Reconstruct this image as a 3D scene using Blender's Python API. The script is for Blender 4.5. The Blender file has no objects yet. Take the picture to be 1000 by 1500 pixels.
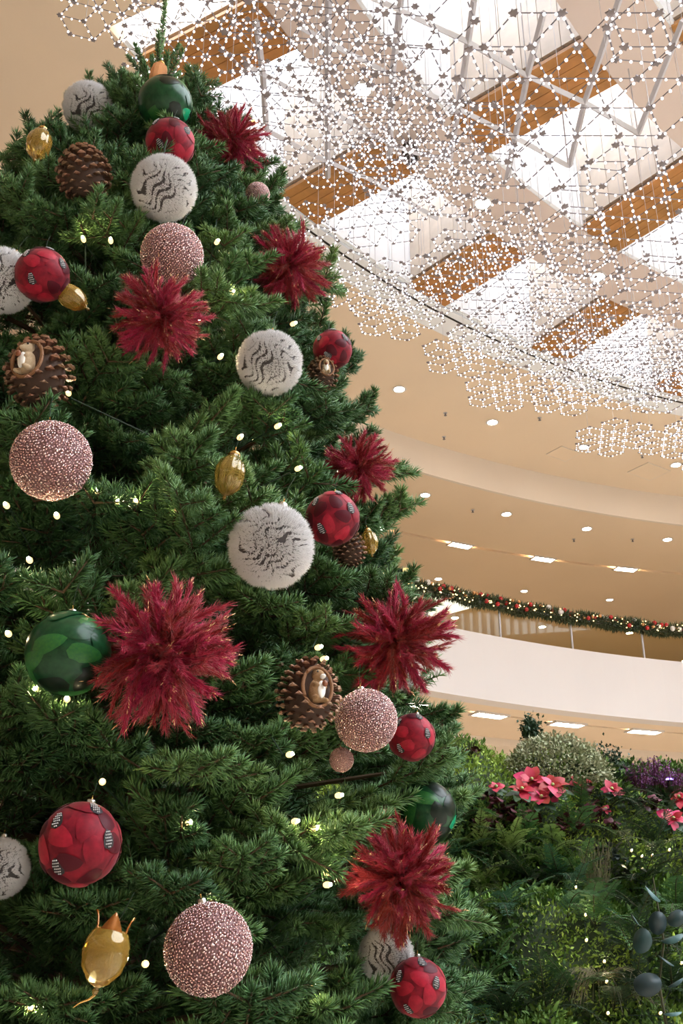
import bpy, bmesh, math, random
import numpy as np
from mathutils import Vector, Matrix, Euler, noise

# ------------------------------------------------------------------ camera, sky, exposure
sc = bpy.context.scene
C = sc.collection
EYE = 1.6
PITCH = math.radians(24)
F = 1550.0                                   # focal length in pixels of the 1000x1500 frame
cd = bpy.data.cameras.new('camera')
cam = bpy.data.objects.new('camera', cd); C.objects.link(cam)
cam.location = (0, 0, EYE); cam.rotation_euler = (math.radians(90) + PITCH, 0, 0)
cd.sensor_fit = 'VERTICAL'; cd.sensor_height = 36; cd.lens = F / 1500 * 36
cd.clip_start = .05; cd.clip_end = 300
sc.camera = cam
w = bpy.data.worlds.new('sky'); sc.world = w; w.use_nodes = True
w.node_tree.nodes['Background'].inputs[0].default_value = (.86, .93, 1, 1)
w.node_tree.nodes['Background'].inputs[1].default_value = 4.6
sc.view_settings.view_transform = 'Standard'; sc.view_settings.look = 'None'
sc.view_settings.exposure = 0.85; sc.view_settings.gamma = 1
sc.view_settings.use_curve_mapping = False

rng = np.random.default_rng(7); random.seed(7)
R_ = math.radians

# ------------------------------------------------------------------ helpers
def ray(x, y):
    a = (x - 500) / F; b = (750 - y) / F
    return Vector((a, math.cos(PITCH) - b * math.sin(PITCH), math.sin(PITCH) + b * math.cos(PITCH)))
def at_h(x, y, h):                            # point seen at (x, y) on the level h above the eye
    r = ray(x, y); s = h / r.z
    return Vector((r.x * s, r.y * s, EYE + h))
def depth(p):
    return p.y * math.cos(PITCH) + (p.z - EYE) * math.sin(PITCH)
def proj(p):
    d = depth(p); u = -p.y * math.sin(PITCH) + (p.z - EYE) * math.cos(PITCH)
    return (500 + F * p.x / d, 750 - F * u / d) if d > .1 else (1e6, 1e6)
CX, CY = 13.34, .59                           # the middle of the round atrium
def P(R, deg, z):
    a = R_(deg); return Vector((CX + R * math.sin(a), CY + R * math.cos(a), z))

def mat(name, col, rough=.6, metal=0, emit=None, es=0, noise_amt=0, noise_scale=8, rand=0, spec=.5, trans=0, coat=0, bump=0, bump_scale=60, col2=None, sheen=0):
    m = bpy.data.materials.new(name); m.use_nodes = True
    nt = m.node_tree; b = nt.nodes['Principled BSDF']
    b.inputs['Base Color'].default_value = (*col, 1)
    b.inputs['Roughness'].default_value = rough; b.inputs['Metallic'].default_value = metal
    b.inputs['Specular IOR Level'].default_value = spec
    b.inputs['Transmission Weight'].default_value = trans
    b.inputs['Coat Weight'].default_value = coat
    b.inputs['Sheen Weight'].default_value = sheen
    if emit: b.inputs['Emission Color'].default_value = (*emit, 1); b.inputs['Emission Strength'].default_value = es
    if noise_amt or rand or bump or col2:
        tc = nt.nodes.new('ShaderNodeTexCoord')
        nz = nt.nodes.new('ShaderNodeTexNoise'); nz.inputs['Scale'].default_value = noise_scale; nz.inputs['Detail'].default_value = 5
        nt.links.new(tc.outputs['Object'], nz.inputs['Vector'])
        mx = nt.nodes.new('ShaderNodeMix'); mx.data_type = 'RGBA'
        c2 = col2 or tuple(c * (1 - noise_amt) for c in col)
        mx.inputs[6].default_value = (*col, 1); mx.inputs[7].default_value = (*c2, 1)
        rp = nt.nodes.new('ShaderNodeMapRange'); rp.inputs[1].default_value = .35; rp.inputs[2].default_value = .65
        nt.links.new(nz.outputs[0], rp.inputs[0]); nt.links.new(rp.outputs[0], mx.inputs[0])
        out = mx.outputs[2]
        if rand:
            oi = nt.nodes.new('ShaderNodeObjectInfo')
            hs = nt.nodes.new('ShaderNodeHueSaturation')
            mr = nt.nodes.new('ShaderNodeMapRange'); mr.inputs[3].default_value = 1 - rand; mr.inputs[4].default_value = 1 + rand
            nt.links.new(oi.outputs['Random'], mr.inputs[0]); nt.links.new(mr.outputs[0], hs.inputs['Value'])
            mh = nt.nodes.new('ShaderNodeMapRange'); mh.inputs[3].default_value = .5 + rand * .05; mh.inputs[4].default_value = .5 - rand * .05
            nt.links.new(oi.outputs['Random'], mh.inputs[0]); nt.links.new(mh.outputs[0], hs.inputs['Hue'])
            nt.links.new(out, hs.inputs['Color']); out = hs.outputs[0]
        if noise_amt or rand or col2: nt.links.new(out, b.inputs['Base Color'])
        if bump:
            n2 = nt.nodes.new('ShaderNodeTexNoise'); n2.inputs['Scale'].default_value = bump_scale
            nt.links.new(tc.outputs['Object'], n2.inputs['Vector'])
            bp = nt.nodes.new('ShaderNodeBump'); bp.inputs['Strength'].default_value = bump; bp.inputs['Distance'].default_value = .01
            nt.links.new(n2.outputs[0], bp.inputs['Height']); nt.links.new(bp.outputs[0], b.inputs['Normal'])
    return m
def glow(name, col, s, sample=True):
    m = bpy.data.materials.new(name); m.use_nodes = True; nt = m.node_tree
    nt.nodes.clear(); o = nt.nodes.new('ShaderNodeOutputMaterial'); e = nt.nodes.new('ShaderNodeEmission')
    e.inputs[0].default_value = (*col, 1); e.inputs[1].default_value = s
    nt.links.new(e.outputs[0], o.inputs[0])
    if not sample: m.cycles.emission_sampling = 'NONE'
    return m
def pane_mat(name, tint, gloss=.08):
    m = bpy.data.materials.new(name); m.use_nodes = True; nt = m.node_tree
    nt.nodes.clear(); o = nt.nodes.new('ShaderNodeOutputMaterial')
    t = nt.nodes.new('ShaderNodeBsdfTransparent'); t.inputs[0].default_value = (*tint, 1)
    g = nt.nodes.new('ShaderNodeBsdfGlossy'); g.inputs['Roughness'].default_value = .02
    mx = nt.nodes.new('ShaderNodeMixShader'); mx.inputs[0].default_value = gloss
    nt.links.new(t.outputs[0], mx.inputs[1]); nt.links.new(g.outputs[0], mx.inputs[2]); nt.links.new(mx.outputs[0], o.inputs[0])
    return m

class MB:
    """collects faces; build() links them as ONE mesh object"""
    def __init__(s): s.v = []; s.f = []; s.m = []
    def add(s, vs, fs, mi=0):
        n = len(s.v); s.v.extend([tuple(v) for v in vs]); s.f.extend([tuple(i + n for i in f) for f in fs]); s.m.extend([mi] * len(fs)); return s
    def box(s, c, size, rot=None, mi=0):
        c = Vector(c); hx, hy, hz = [q / 2 for q in size]
        M = rot if rot is not None else Matrix.Identity(3)
        vs = [c + M @ Vector((x, y, z)) for x in (-hx, hx) for y in (-hy, hy) for z in (-hz, hz)]
        return s.add(vs, [(0, 1, 3, 2), (4, 6, 7, 5), (0, 4, 5, 1), (2, 3, 7, 6), (0, 2, 6, 4), (1, 5, 7, 3)], mi)
    def tube(s, pts, r, n=6, mi=0, r2=None):
        pts = [Vector(p) for p in pts]; k = len(pts); base = len(s.v); vs = []
        for i, p in enumerate(pts):
            t = (pts[min(i + 1, k - 1)] - pts[max(i - 1, 0)]).normalized()
            a = t.cross(Vector((0, 0, 1)) if abs(t.z) < .9 else Vector((1, 0, 0))).normalized(); b = t.cross(a)
            rr = r if r2 is None else r + (r2 - r) * i / (k - 1)
            vs += [p + (a * math.cos(q) + b * math.sin(q)) * rr for q in [2 * math.pi * j / n for j in range(n)]]
        fs = [(i * n + j, i * n + (j + 1) % n, (i + 1) * n + (j + 1) % n, (i + 1) * n + j) for i in range(k - 1) for j in range(n)]
        fs += [tuple(range(n - 1, -1, -1)), tuple((k - 1) * n + j for j in range(n))]
        return s.add(vs, fs, mi)
    def lathe(s, prof, n=24, mi=0, flute=0, nf=8, M=None):
        vs = []; k = len(prof)
        for r, z in prof:
            for j in range(n):
                q = 2 * math.pi * j / n; rr = r * (1 + flute * math.cos(nf * q))
                vs.append(Vector((rr * math.cos(q), rr * math.sin(q), z)))
        if M is not None: vs = [M @ v for v in vs]
        fs = [(i * n + j, i * n + (j + 1) % n, (i + 1) * n + (j + 1) % n, (i + 1) * n + j) for i in range(k - 1) for j in range(n)]
        return s.add(vs, fs, mi)
    def sphere(s, c, r, seg=12, rings=8, mi=0, sc_=(1, 1, 1), M=None):
        c = Vector(c); prof = [(math.sin(math.pi * i / rings), -math.cos(math.pi * i / rings)) for i in range(rings + 1)]
        vs = []
        for pr, pz in prof:
            for j in range(seg):
                q = 2 * math.pi * j / seg; v = Vector((pr * math.cos(q) * r * sc_[0], pr * math.sin(q) * r * sc_[1], pz * r * sc_[2]))
                vs.append(c + (M @ v if M is not None else v))
        fs = [(i * seg + j, i * seg + (j + 1) % seg, (i + 1) * seg + (j + 1) % seg, (i + 1) * seg + j) for i in range(rings) for j in range(seg)]
        return s.add(vs, fs, mi)
    def arc(s, r0, r1, z0, z1, a0, a1, n=48, mi=0):   # solid sector of a ring about the atrium's middle
        vs = []
        for i in range(n + 1):
            a = a0 + (a1 - a0) * i / n
            vs += [P(r0, a, z0), P(r1, a, z0), P(r1, a, z1), P(r0, a, z1)]
        fs = [(i * 4 + j, i * 4 + (j + 1) % 4, i * 4 + 4 + (j + 1) % 4, i * 4 + 4 + j) for i in range(n) for j in range(4)]
        fs += [(3, 2, 1, 0), (n * 4, n * 4 + 1, n * 4 + 2, n * 4 + 3)]
        return s.add(vs, fs, mi)
    def mesh(s, name, mats, smooth=False):
        me = bpy.data.meshes.new(name); me.from_pydata(s.v, [], s.f)
        for m in (mats if isinstance(mats, (list, tuple)) else [mats]): me.materials.append(m)
        if any(s.m): me.polygons.foreach_set('material_index', s.m)
        if smooth: me.polygons.foreach_set('use_smooth', [True] * len(me.polygons))
        me.update(); return me
    def build(s, name, mats, parent=None, smooth=False, loc=None):
        return link(name, s.mesh(name, mats, smooth), parent, loc)
def link(name, me, parent=None, loc=None, M=None):
    o = bpy.data.objects.new(name, me); C.objects.link(o)
    if parent is not None: o.parent = parent
    if loc is not None: o.location = loc
    if M is not None: o.matrix_basis = M
    return o
def trimesh(name, V, T, mats, mi=None, smooth=False):  # numpy arrays -> mesh of triangles
    me = bpy.data.meshes.new(name); nv, nt = len(V), len(T)
    me.vertices.add(nv); me.vertices.foreach_set('co', np.asarray(V, np.float32).ravel())
    me.loops.add(nt * 3); me.loops.foreach_set('vertex_index', np.asarray(T, np.int32).ravel())
    me.polygons.add(nt); me.polygons.foreach_set('loop_start', np.arange(0, nt * 3, 3, dtype=np.int32))
    me.polygons.foreach_set('loop_total', np.full(nt, 3, np.int32))
    for m in (mats if isinstance(mats, (list, tuple)) else [mats]): me.materials.append(m)
    if mi is not None: me.polygons.foreach_set('material_index', np.asarray(mi, np.int32))
    if smooth: me.polygons.foreach_set('use_smooth', np.ones(nt, bool))
    me.update(calc_edges=True); return me
def tag(o, label=None, cat=None, group=None, kind=None):
    for k, v in (('label', label), ('category', cat), ('group', group), ('kind', kind)):
        if v: o[k] = v
    return o
def thing(name, label, cat, loc=(0, 0, 0), group=None, M=None):
    o = bpy.data.objects.new(name, None); C.objects.link(o); o.location = loc; o.empty_display_size = .05
    if M is not None: o.matrix_basis = M
    return tag(o, label, cat, group)
def struct(o): o['kind'] = 'structure'; return o
def empty_struct(name):
    return struct(thing(name, None, None))
def perp(D):
    a = np.where(np.abs(D[:, 2:3]) < .9, np.array([[0, 0, 1.]]), np.array([[1., 0, 0]]))
    u = np.cross(D, a); u /= np.linalg.norm(u, axis=1, keepdims=True); return u, np.cross(D, u)
def spikes(B, D, L, W, bulge=.45, tris=6):
    """needles / hairs: thin three-sided spindles from base points B along D"""
    n = len(B); L = np.broadcast_to(np.asarray(L, float), n)[:, None]; W = np.broadcast_to(np.asarray(W, float), n)[:, None]
    u, v = perp(D); off = rng.uniform(0, 6.28, n)[:, None]
    if tris == 6:
        V = np.empty((n, 5, 3)); mid = B + D * L * bulge
        V[:, 0] = B; V[:, 4] = B + D * L
        for k in range(3):
            a = off + k * 2.0944; V[:, 1 + k] = mid + (u * np.cos(a) + v * np.sin(a)) * W
        t = np.array([[0, 2, 1], [0, 3, 2], [0, 1, 3], [4, 1, 2], [4, 2, 3], [4, 3, 1]])
    else:
        V = np.empty((n, 4, 3)); V[:, 3] = B + D * L
        for k in range(3):
            a = off + k * 2.0944; V[:, k] = B + (u * np.cos(a) + v * np.sin(a)) * W
        t = np.array([[3, 0, 1], [3, 1, 2], [3, 2, 0]])
    m = V.shape[1]
    T = (t[None] + (np.arange(n) * m)[:, None, None]).reshape(-1, 3)
    return V.reshape(-1, 3), T
def cat_parts(parts):                          # [(V, T, material index)]
    Vs, Ts, Ms, n = [], [], [], 0
    for V, T, mi in parts:
        Vs.append(V); Ts.append(T + n); Ms.append(np.full(len(T), mi)); n += len(V)
    return np.concatenate(Vs), np.concatenate(Ts), np.concatenate(Ms)
def np_tube(pts, r, n=5):
    b = MB().tube(pts, r, n, r2=r * .5); T = []
    for f in b.f:
        for k in range(1, len(f) - 1): T.append((f[0], f[k], f[k + 1]))
    return np.array(b.v), np.array(T)

# ------------------------------------------------------------------ materials
M = {}
M['ceil'] = mat('cream ceiling paint', (.87, .70, .52), .7, noise_amt=.05, noise_scale=.4)
M['band'] = mat('pale bulkhead paint', (.80, .70, .60), .6)
M['white'] = mat('white plaster', (.74, .69, .67), .6, noise_amt=.03, noise_scale=.7)
M['beam'] = mat('pale ring beam paint', (.72, .59, .52), .6, noise_amt=.04, noise_scale=.5)
M['well'] = mat('white skylight lining', (.90, .92, .95), .5)
M['cream_plank'] = mat('cream timber plank', (.66, .55, .45), .5, noise_amt=.15, noise_scale=3, rand=.05)
M['brown_plank'] = mat('amber timber plank', (.50, .22, .055), .45, noise_amt=.25, noise_scale=4, rand=.08)
M['dark'] = mat('dark recess', (.03, .025, .02), .8)
M['steel'] = mat('pale grey painted steel', (.55, .53, .55), .35, metal=.2)
M['glass'] = pane_mat('olive tinted glass', (.90, .87, .74), .02)
M['skyglass'] = pane_mat('skylight glass', (.95, .97, 1), .04)
M['floor'] = mat('polished beige stone', (.76, .66, .54), .25, noise_amt=.15, noise_scale=1.5)
M['lamp'] = glow('warm downlight', (1, .88, .70), 55)
M['slotlamp'] = glow('slot downlight', (1, .90, .72), 26)
M['panelglow'] = glow('emissive white slab', (.95, .97, 1), 1.2)
M['led'] = glow('white LED', (1, .93, .93), 3.2, False)
M['led_blue'] = glow('cool LED', (.70, .82, 1), 2.4, False)
M['led_dim'] = glow('soft LED', (1, .84, .80), 1.6, False)
M['wire'] = mat('grey lattice bar', (.16, .14, .15), .5, metal=.3)
M['node'] = mat('grey lattice flower plate', (.20, .17, .17), .5, metal=.2)
M['bulb'] = glow('fairy light glow', (1, .66, .24), 1.6)
M['bulbcore'] = glow('fairy light core', (1, .80, .46), 220)
M['bulb_small'] = glow('small fairy light', (1, .70, .30), 2.2, False)
M['needle'] = mat('fir needle green', (.055, .155, .048), .42, rand=.35, noise_amt=.0, noise_scale=5, col2=(.12, .235, .065), spec=.4)
M['needle_in'] = M['needle']
M['bark'] = mat('fir twig bark', (.10, .06, .03), .8)
M['cable'] = mat('dark green cable', (.01, .03, .015), .5)
M['gold'] = mat('brushed gold', (.75, .48, .16), .25, metal=1)
M['goldtip'] = mat('gold glitter tip', (.85, .55, .28), .3, metal=1)

# ------------------------------------------------------------------ the atrium shell
A0, A1 = -180, 180
ZC, ZO, ZS = EYE + 10.0, EYE + 9.3, EYE + 4.7
struct(MB().arc(2, 44, -.3, 0, -179, 180, 90).build('floor', M['floor']))
b = MB(); b.arc(18.6, 21.85, ZC, ZC + .3, A0, A1, 160)
struct(b.build('ceiling', M['ceil']))
b = MB(); b.arc(21.85, 24.55, ZO + .02, ZC + .3, A0, A1, 160); b.arc(24.67, 40, ZO + .02, ZC + .3, A0, A1, 160)
oc = struct(b.build('ceiling_outer', M['ceil']))
struct(MB().arc(21.78, 21.85, ZO, ZC, A0, A1, 180).build('trim_1', M['band']))
struct(MB().arc(24.53, 24.69, ZC - .2, ZC + .2, A0, A1, 180).build('trim_2', M['dark']))
struct(MB().arc(38, 38.4, 0, ZC, A0, A1, 120).build('wall_back', M['ceil']))
# upper gallery: white curved front, soffit, floor
struct(MB().arc(21.25, 21.6, ZS, EYE + 5.95, A0, A1, 190).build('wall_balcony', M['white']))
b = MB(); b.arc(21.6, 22.2, ZS + .03, ZS + .3, A0, A1, 180); b.arc(22.3, 24.0, ZS + .03, ZS + .3, A0, A1, 180); b.arc(24.0, 25.2, ZS - .12, ZS + .3, A0, A1, 90, 1); b.arc(25.2, 38, ZS + .03, ZS + .3, A0, A1, 180)
struct(b.build('ceiling_gallery', [M['ceil'], M['band']]))
struct(MB().arc(22.18, 22.32, ZS + .1, ZS + .28, A0, A1, 180).build('trim_3', M['dark']))
struct(MB().arc(21.6, 38, ZS + .3, ZS + .5, A0, A1, 180).build('floor_gallery', M['floor']))
struct(MB().arc(30, 30.3, 0, ZS + .03, A0, A1, 120).build('wall_shopfront', M['ceil']))

# skylight: ring beams and radial cross beams with planked sides and soffits
def ringbeam(name, r0, r1, z1, m, a0=-62.8, a1=10): return struct(MB().arc(r0, r1, ZC, z1, a0, a1, 90).build(name, m))
WELL = 2.3
struct(MB().arc(10.2, 18.6, ZC, ZC + .3, 10, 297.2, 150).build('ceiling_inner', M['ceil']))
ring_out = ringbeam('ceiling_skylight_edge', 18.02, 18.6, ZC + .25, M['well'], -55.5)
ringbeam('ceiling_skylight_corner', 18.0, 18.6, ZC + .3, M['ceil'], -62.8, -55.5)
struct(MB().arc(18.15, 18.18, ZC - .012, ZC + .05, -55.5, 10, 90).build('trim_4', M['dark']))
ringbeam('ceiling_ring_beam', 15.35, 16.27, ZC + WELL, M['beam'])
ringbeam('ceiling_ring_beam', 12.62, 13.48, ZC + WELL, M['beam'])
ringbeam('ceiling_ring_beam', 10.2, 10.9, ZC + WELL, M['beam'])
rows = [(16.27, 17.98, [-59.85 + 9.05 * k for k in range(8)], 2.8), (13.48, 15.35, [-60.8 + 11.2 * k for k in range(6)], 3.4), (10.9, 12.62, [-60.6 + 13.2 * k for k in range(5)], 4.2)]
def shared_box(size, m, name):
    return MB().box((0, 0, 0), size).mesh(name, m)
for ri, (r0, r1, angs, wd) in enumerate(rows):
    # white lined outer wall of the wells, in upright panels
    wall = empty_struct('wall_skylight')
    n_p = 150
    dA = 1.45 if ri == 0 else 1.75
    a = -62.0
    ps = MB().box((0, 0, 0), (R_(dA) * r1 - .012, .04, WELL - .04)).mesh('panel', M['well'])
    while a < 0:
        p = P(r1 - .025, a + dA / 2, ZC + WELL / 2 + .005)
        link('panel', ps, wall, M=Matrix.Translation(p) @ Matrix.Rotation(-R_(a + dA / 2), 4, 'Z'))
        a += dA
    struct(MB().arc(r1 - .003, r1 + .012, ZC + .01, ZC + WELL, -62, 0, 60).build('wall_skylight_backing', M['well']))
    L = r1 - r0; rm = (r0 + r1) / 2; W = R_(wd) * rm
    ns, nl = 6, 7
    sof = MB().box((0, 0, 0), (W / ns - .008, L + .02, .05)).mesh('soffit_plank', M['brown_plank'])
    sid = MB().box((0, 0, 0), (.04, L / nl - .008, WELL - .1)).mesh('side_plank', M['cream_plank'])
    for ac in angs:
        cb = empty_struct('ceiling_cross_beam')
        T = Matrix.Translation(P(rm, ac, ZC)) @ Matrix.Rotation(-R_(ac), 4, 'Z')
        cb.matrix_basis = T
        MB().box((0, 0, WELL / 2 + .06), (W - .09, L, WELL - .1)).build('core', M['cream_plank'], cb)
        for k in range(ns):
            link('soffit_plank', sof, cb, loc=(-W / 2 + W * (k + .5) / ns, 0, .025))
        for sx in (-1, 1):
            for k in range(nl):
                link('side_plank', sid, cb, loc=(sx * (W / 2 - .02), -L / 2 + L * (k + .5) / nl, WELL / 2 + .06))
    # glazing over the wells
    sk = empty_struct('window_%d' % (ri + 1))
    for k in range(len(angs) - 1):
        a0_, a1_ = angs[k] + wd / 2, angs[k + 1] - wd / 2
        MB().arc(r0, r1, ZC + WELL, ZC + WELL + .03, a0_, a1_, 8).build('pane', M['skyglass'], sk)
        am = (a0_ + a1_) / 2
        MB().arc(r0, r1, ZC + WELL - .12, ZC + WELL, am - .25, am + .25, 2).build('glazing_bar', M['steel'], sk)

# ------------------------------------------------------------------ downlights
dl_trim = MB().lathe([(.075, .0), (.11, -.004), (.115, -.012), (.085, -.016), (.075, 0)], 20).mesh('trim', M['white'])
dl_lens = MB().lathe([(0.0001, -.010), (.05, -.010), (.076, -.004)], 20).mesh('lens', M['lamp'])
def downlight(p, label, group, s=1.0, lens=dl_lens):
    t = thing('downlight', label, 'downlight', p, group); t.scale = (s, s, s)
    link('trim', dl_trim, t); link('lens', lens, t)
for k in range(8): downlight(P(20.4, -49.7 + 6.35 * k, ZC), 'round recessed downlight in the cream ceiling beside the skylight edge', 'downlights beside the skylight edge', 1.15)
for k in range(9): downlight(P(22.65, -46.6 + 5.27 * k, ZO + .02), 'round recessed downlight between the pale curved bulkhead and the dark slot', 'downlights past the curved bulkhead', 1.15)
for k in range(5): downlight(P(26.8, -24 + 5.3 * k, ZO + .02), 'round recessed downlight deep in the ceiling past the dark slot', 'downlights past the dark slot')
for R in (29.4, 32, 34.6):  # extra rows added to brighten the gallery and its ceiling
    for k in range(9): downlight(P(R, -46.6 + 5.27 * k, ZO + .02), 'round downlight added far back to brighten the gallery', 'added downlights over the gallery', 1.2)
for q in [(530, 131), (707, 297), (875, 405)]:
    p = at_h(*q, 10); downlight(p, 'round downlight under the pale ring beam of the skylight', 'downlights under the ring beam', 1.25)
sq = MB(); sq.box((0, 0, -.01), (.42, .16, .02))
sq = sq.mesh('lens', M['slotlamp']); sqf = MB()
for s in (-1, 1): sqf.box((0, s * .1, -.012), (.5, .03, .024)); sqf.box((s * .235, 0, -.012), (.03, .2, .024))
sqf = sqf.mesh('frame', M['white'])
def slotlight(R, a, z, label, group, s=1):
    t = thing('slot_light', label, 'ceiling light', group=group, M=Matrix.Translation(P(R, a, z)) @ Matrix.Rotation(-R_(a), 4, 'Z') @ Matrix.Scale(s, 4))
    link('frame', sqf, t); link('lens', sq, t)
for k in range(9): slotlight(24.61, -41.2 + 5.25 * k, ZO + .02, 'rectangular light set in the dark slot of the upper ceiling', 'lights in the upper ceiling slot', 1.2)
for k in range(9): slotlight(22.25, -42.3 + 4.72 * k, ZS + .03, 'rectangular light in the soffit under the white balcony front', 'lights under the balcony', 1.5)
for k in range(6): slotlight(26.4, -30 + 4.72 * k, ZS + .03, 'rectangular light deep under the balcony, past the pale band', 'lights deep under the balcony', 1.4)
# emissive white slab under the ceiling, behind the balustrade
b = MB(); q = [at_h(*x, 9.25) for x in [(540, 838), (700, 888), (640, 904), (520, 880)]]
b.add(q + [v + Vector((0, 0, .06)) for v in q], [(0, 1, 2, 3), (7, 6, 5, 4), (0, 4, 5, 1), (1, 5, 6, 2), (2, 6, 7, 3), (3, 7, 4, 0)])
tag(b.build('emissive_slab', M['panelglow']), 'large white glowing slab under the ceiling behind the garland', 'ceiling light')
# small ceiling fittings
for q, h in [((650, 640), 10), ((940, 667), 10), ((790, 612), 10), ((652, 605), 10), ((692, 747), 9.3), ((840, 790), 9.3), ((926, 790), 9.3)]:
    p = at_h(*q, h); t = thing('sprinkler_head', 'tiny sprinkler head under the cream ceiling', 'sprinkler', p, 'sprinklers in the cream ceiling')
    MB().lathe([(.001, -.012), (.035, -.01), (.04, 0)], 12).build('flange', M['steel'], t); MB().lathe([(.012, -.01), (.012, -.05), (.03, -.055), (.001, -.06)], 10).build('nozzle', M['wire'], t)
for q, s in [((825, 664), .55), ((950, 690), .7)]:
    p = at_h(*q, 10); t = thing('access_hatch', 'flush square access hatch in the cream ceiling', 'hatch', group='ceiling hatches', M=Matrix.Translation(p + Vector((0, 0, -.012))) @ Matrix.Rotation(.6, 4, 'Z'))
    MB().box((0, 0, 0), (s, s * .8, .012)).build('lid', M['ceil'], t)
    e = MB()
    for sx in (-1, 1): e.box((sx * s / 2, 0, -.001), (.012, s * .8, .014)); e.box((0, sx * s * .4, -.001), (s, .012, .014))
    e.build('rim', M['band'], t)
# black spotlight on the ring beam
p = at_h(600, 203, 10); t = thing('spotlight', 'small black spotlight under the skylight ring beam', 'spotlight', p)
MB().lathe([(.02, 0), (.02, -.12)], 10).build('stem', M['dark'], t); MB().lathe([(.001, -.12), (.09, -.12), (.11, -.16), (.11, -.34), (.09, -.34), (.001, -.30)], 18).build('housing', M['dark'], t)

# ------------------------------------------------------------------ balustrade and garland
bal = thing('glass_balustrade', 'tinted glass balustrade above the white curved balcony front', 'balustrade', P(21.42, -27, EYE + 5.95))
inv = Matrix.Translation(-bal.location)
ga0 = -47.0; dp = 4.55
for k in range(9):
    b = MB().arc(21.40, 21.425, EYE + 5.9, EYE + 6.62, ga0 + dp * k + .08, ga0 + dp * (k + 1) - .08, 8); o = b.build('glass_pane', M['glass'], bal); o.matrix_basis = inv
    o = MB().arc(21.395, 21.43, EYE + 5.9, EYE + 6.6, ga0 + dp * k - .04, ga0 + dp * k + .04, 1).build('seam', M['steel'], bal); o.matrix_basis = inv
o = MB().arc(21.36, 21.46, EYE + 6.6, EYE + 6.65, ga0, ga0 + dp * 9, 60).build('handrail', M['steel'], bal); o.matrix_basis = inv
gl = thing('garland', 'long fir garland with red and white baubles along the balcony rail', 'garland', P(21.33, -27, EYE + 6.63)); ginv = Matrix.Translation(-gl.location)
n = 15000
aa = rng.uniform(-44, -8, n); sag = .02 * np.sin(aa * 2.1)
B = np.stack([CX + 21.33 * np.sin(np.radians(aa)), CY + 21.33 * np.cos(np.radians(aa)), EYE + 6.63 + sag], 1)
D = rng.normal(size=(n, 3)); D /= np.linalg.norm(D, axis=1, keepdims=True)
B += D * .07
V, T = spikes(B, D, rng.uniform(.07, .15, n), .011, tris=6)
M['garland'] = mat('dark garland green', (.035, .06, .02), .6, noise_scale=3, col2=(.07, .085, .03))
o = link('foliage', trimesh('foliage', V, T, M['garland']), gl); o.matrix_basis = ginv; o['kind'] = 'stuff'
M['bred'] = mat('red bauble', (.45, .02, .02), .25); M['bwhite'] = mat('white bauble', (.75, .70, .66), .4); M['bgold'] = mat('copper bauble', (.6, .3, .12), .3, metal=.7)
bb = {k: MB().sphere((0, 0, 0), r, 10, 7).mesh('bauble', M[k], True) for k, r in (('bred', .045), ('bwhite', .055), ('bgold', .035))}
for k in range(130):
    a = -43.5 + 35 * (k + random.random() * .8) / 130
    kind = random.choice(['bred', 'bred', 'bgold', 'bgold', 'bred', 'bgold', 'bwhite'])
    ph = random.uniform(-.6, 3.4)
    p = P(21.33 - .14 * abs(math.cos(ph / 1.4)), a, EYE + 6.63 + .10 * math.sin(ph))
    link('bauble', bb[kind], gl, loc=p - gl.location)
b = MB()
for k in range(260):
    a = -43.5 + 35 * random.random(); ph = random.uniform(-1.2, 3.6)
    b.sphere(P(21.33 - .14 * abs(math.cos(ph / 1.4)), a, EYE + 6.63 + .11 * math.sin(ph)), .014, 6, 4)
o = b.build('lights', M['bulb_small'], gl); o.matrix_basis = ginv; o['kind'] = 'stuff'

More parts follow.
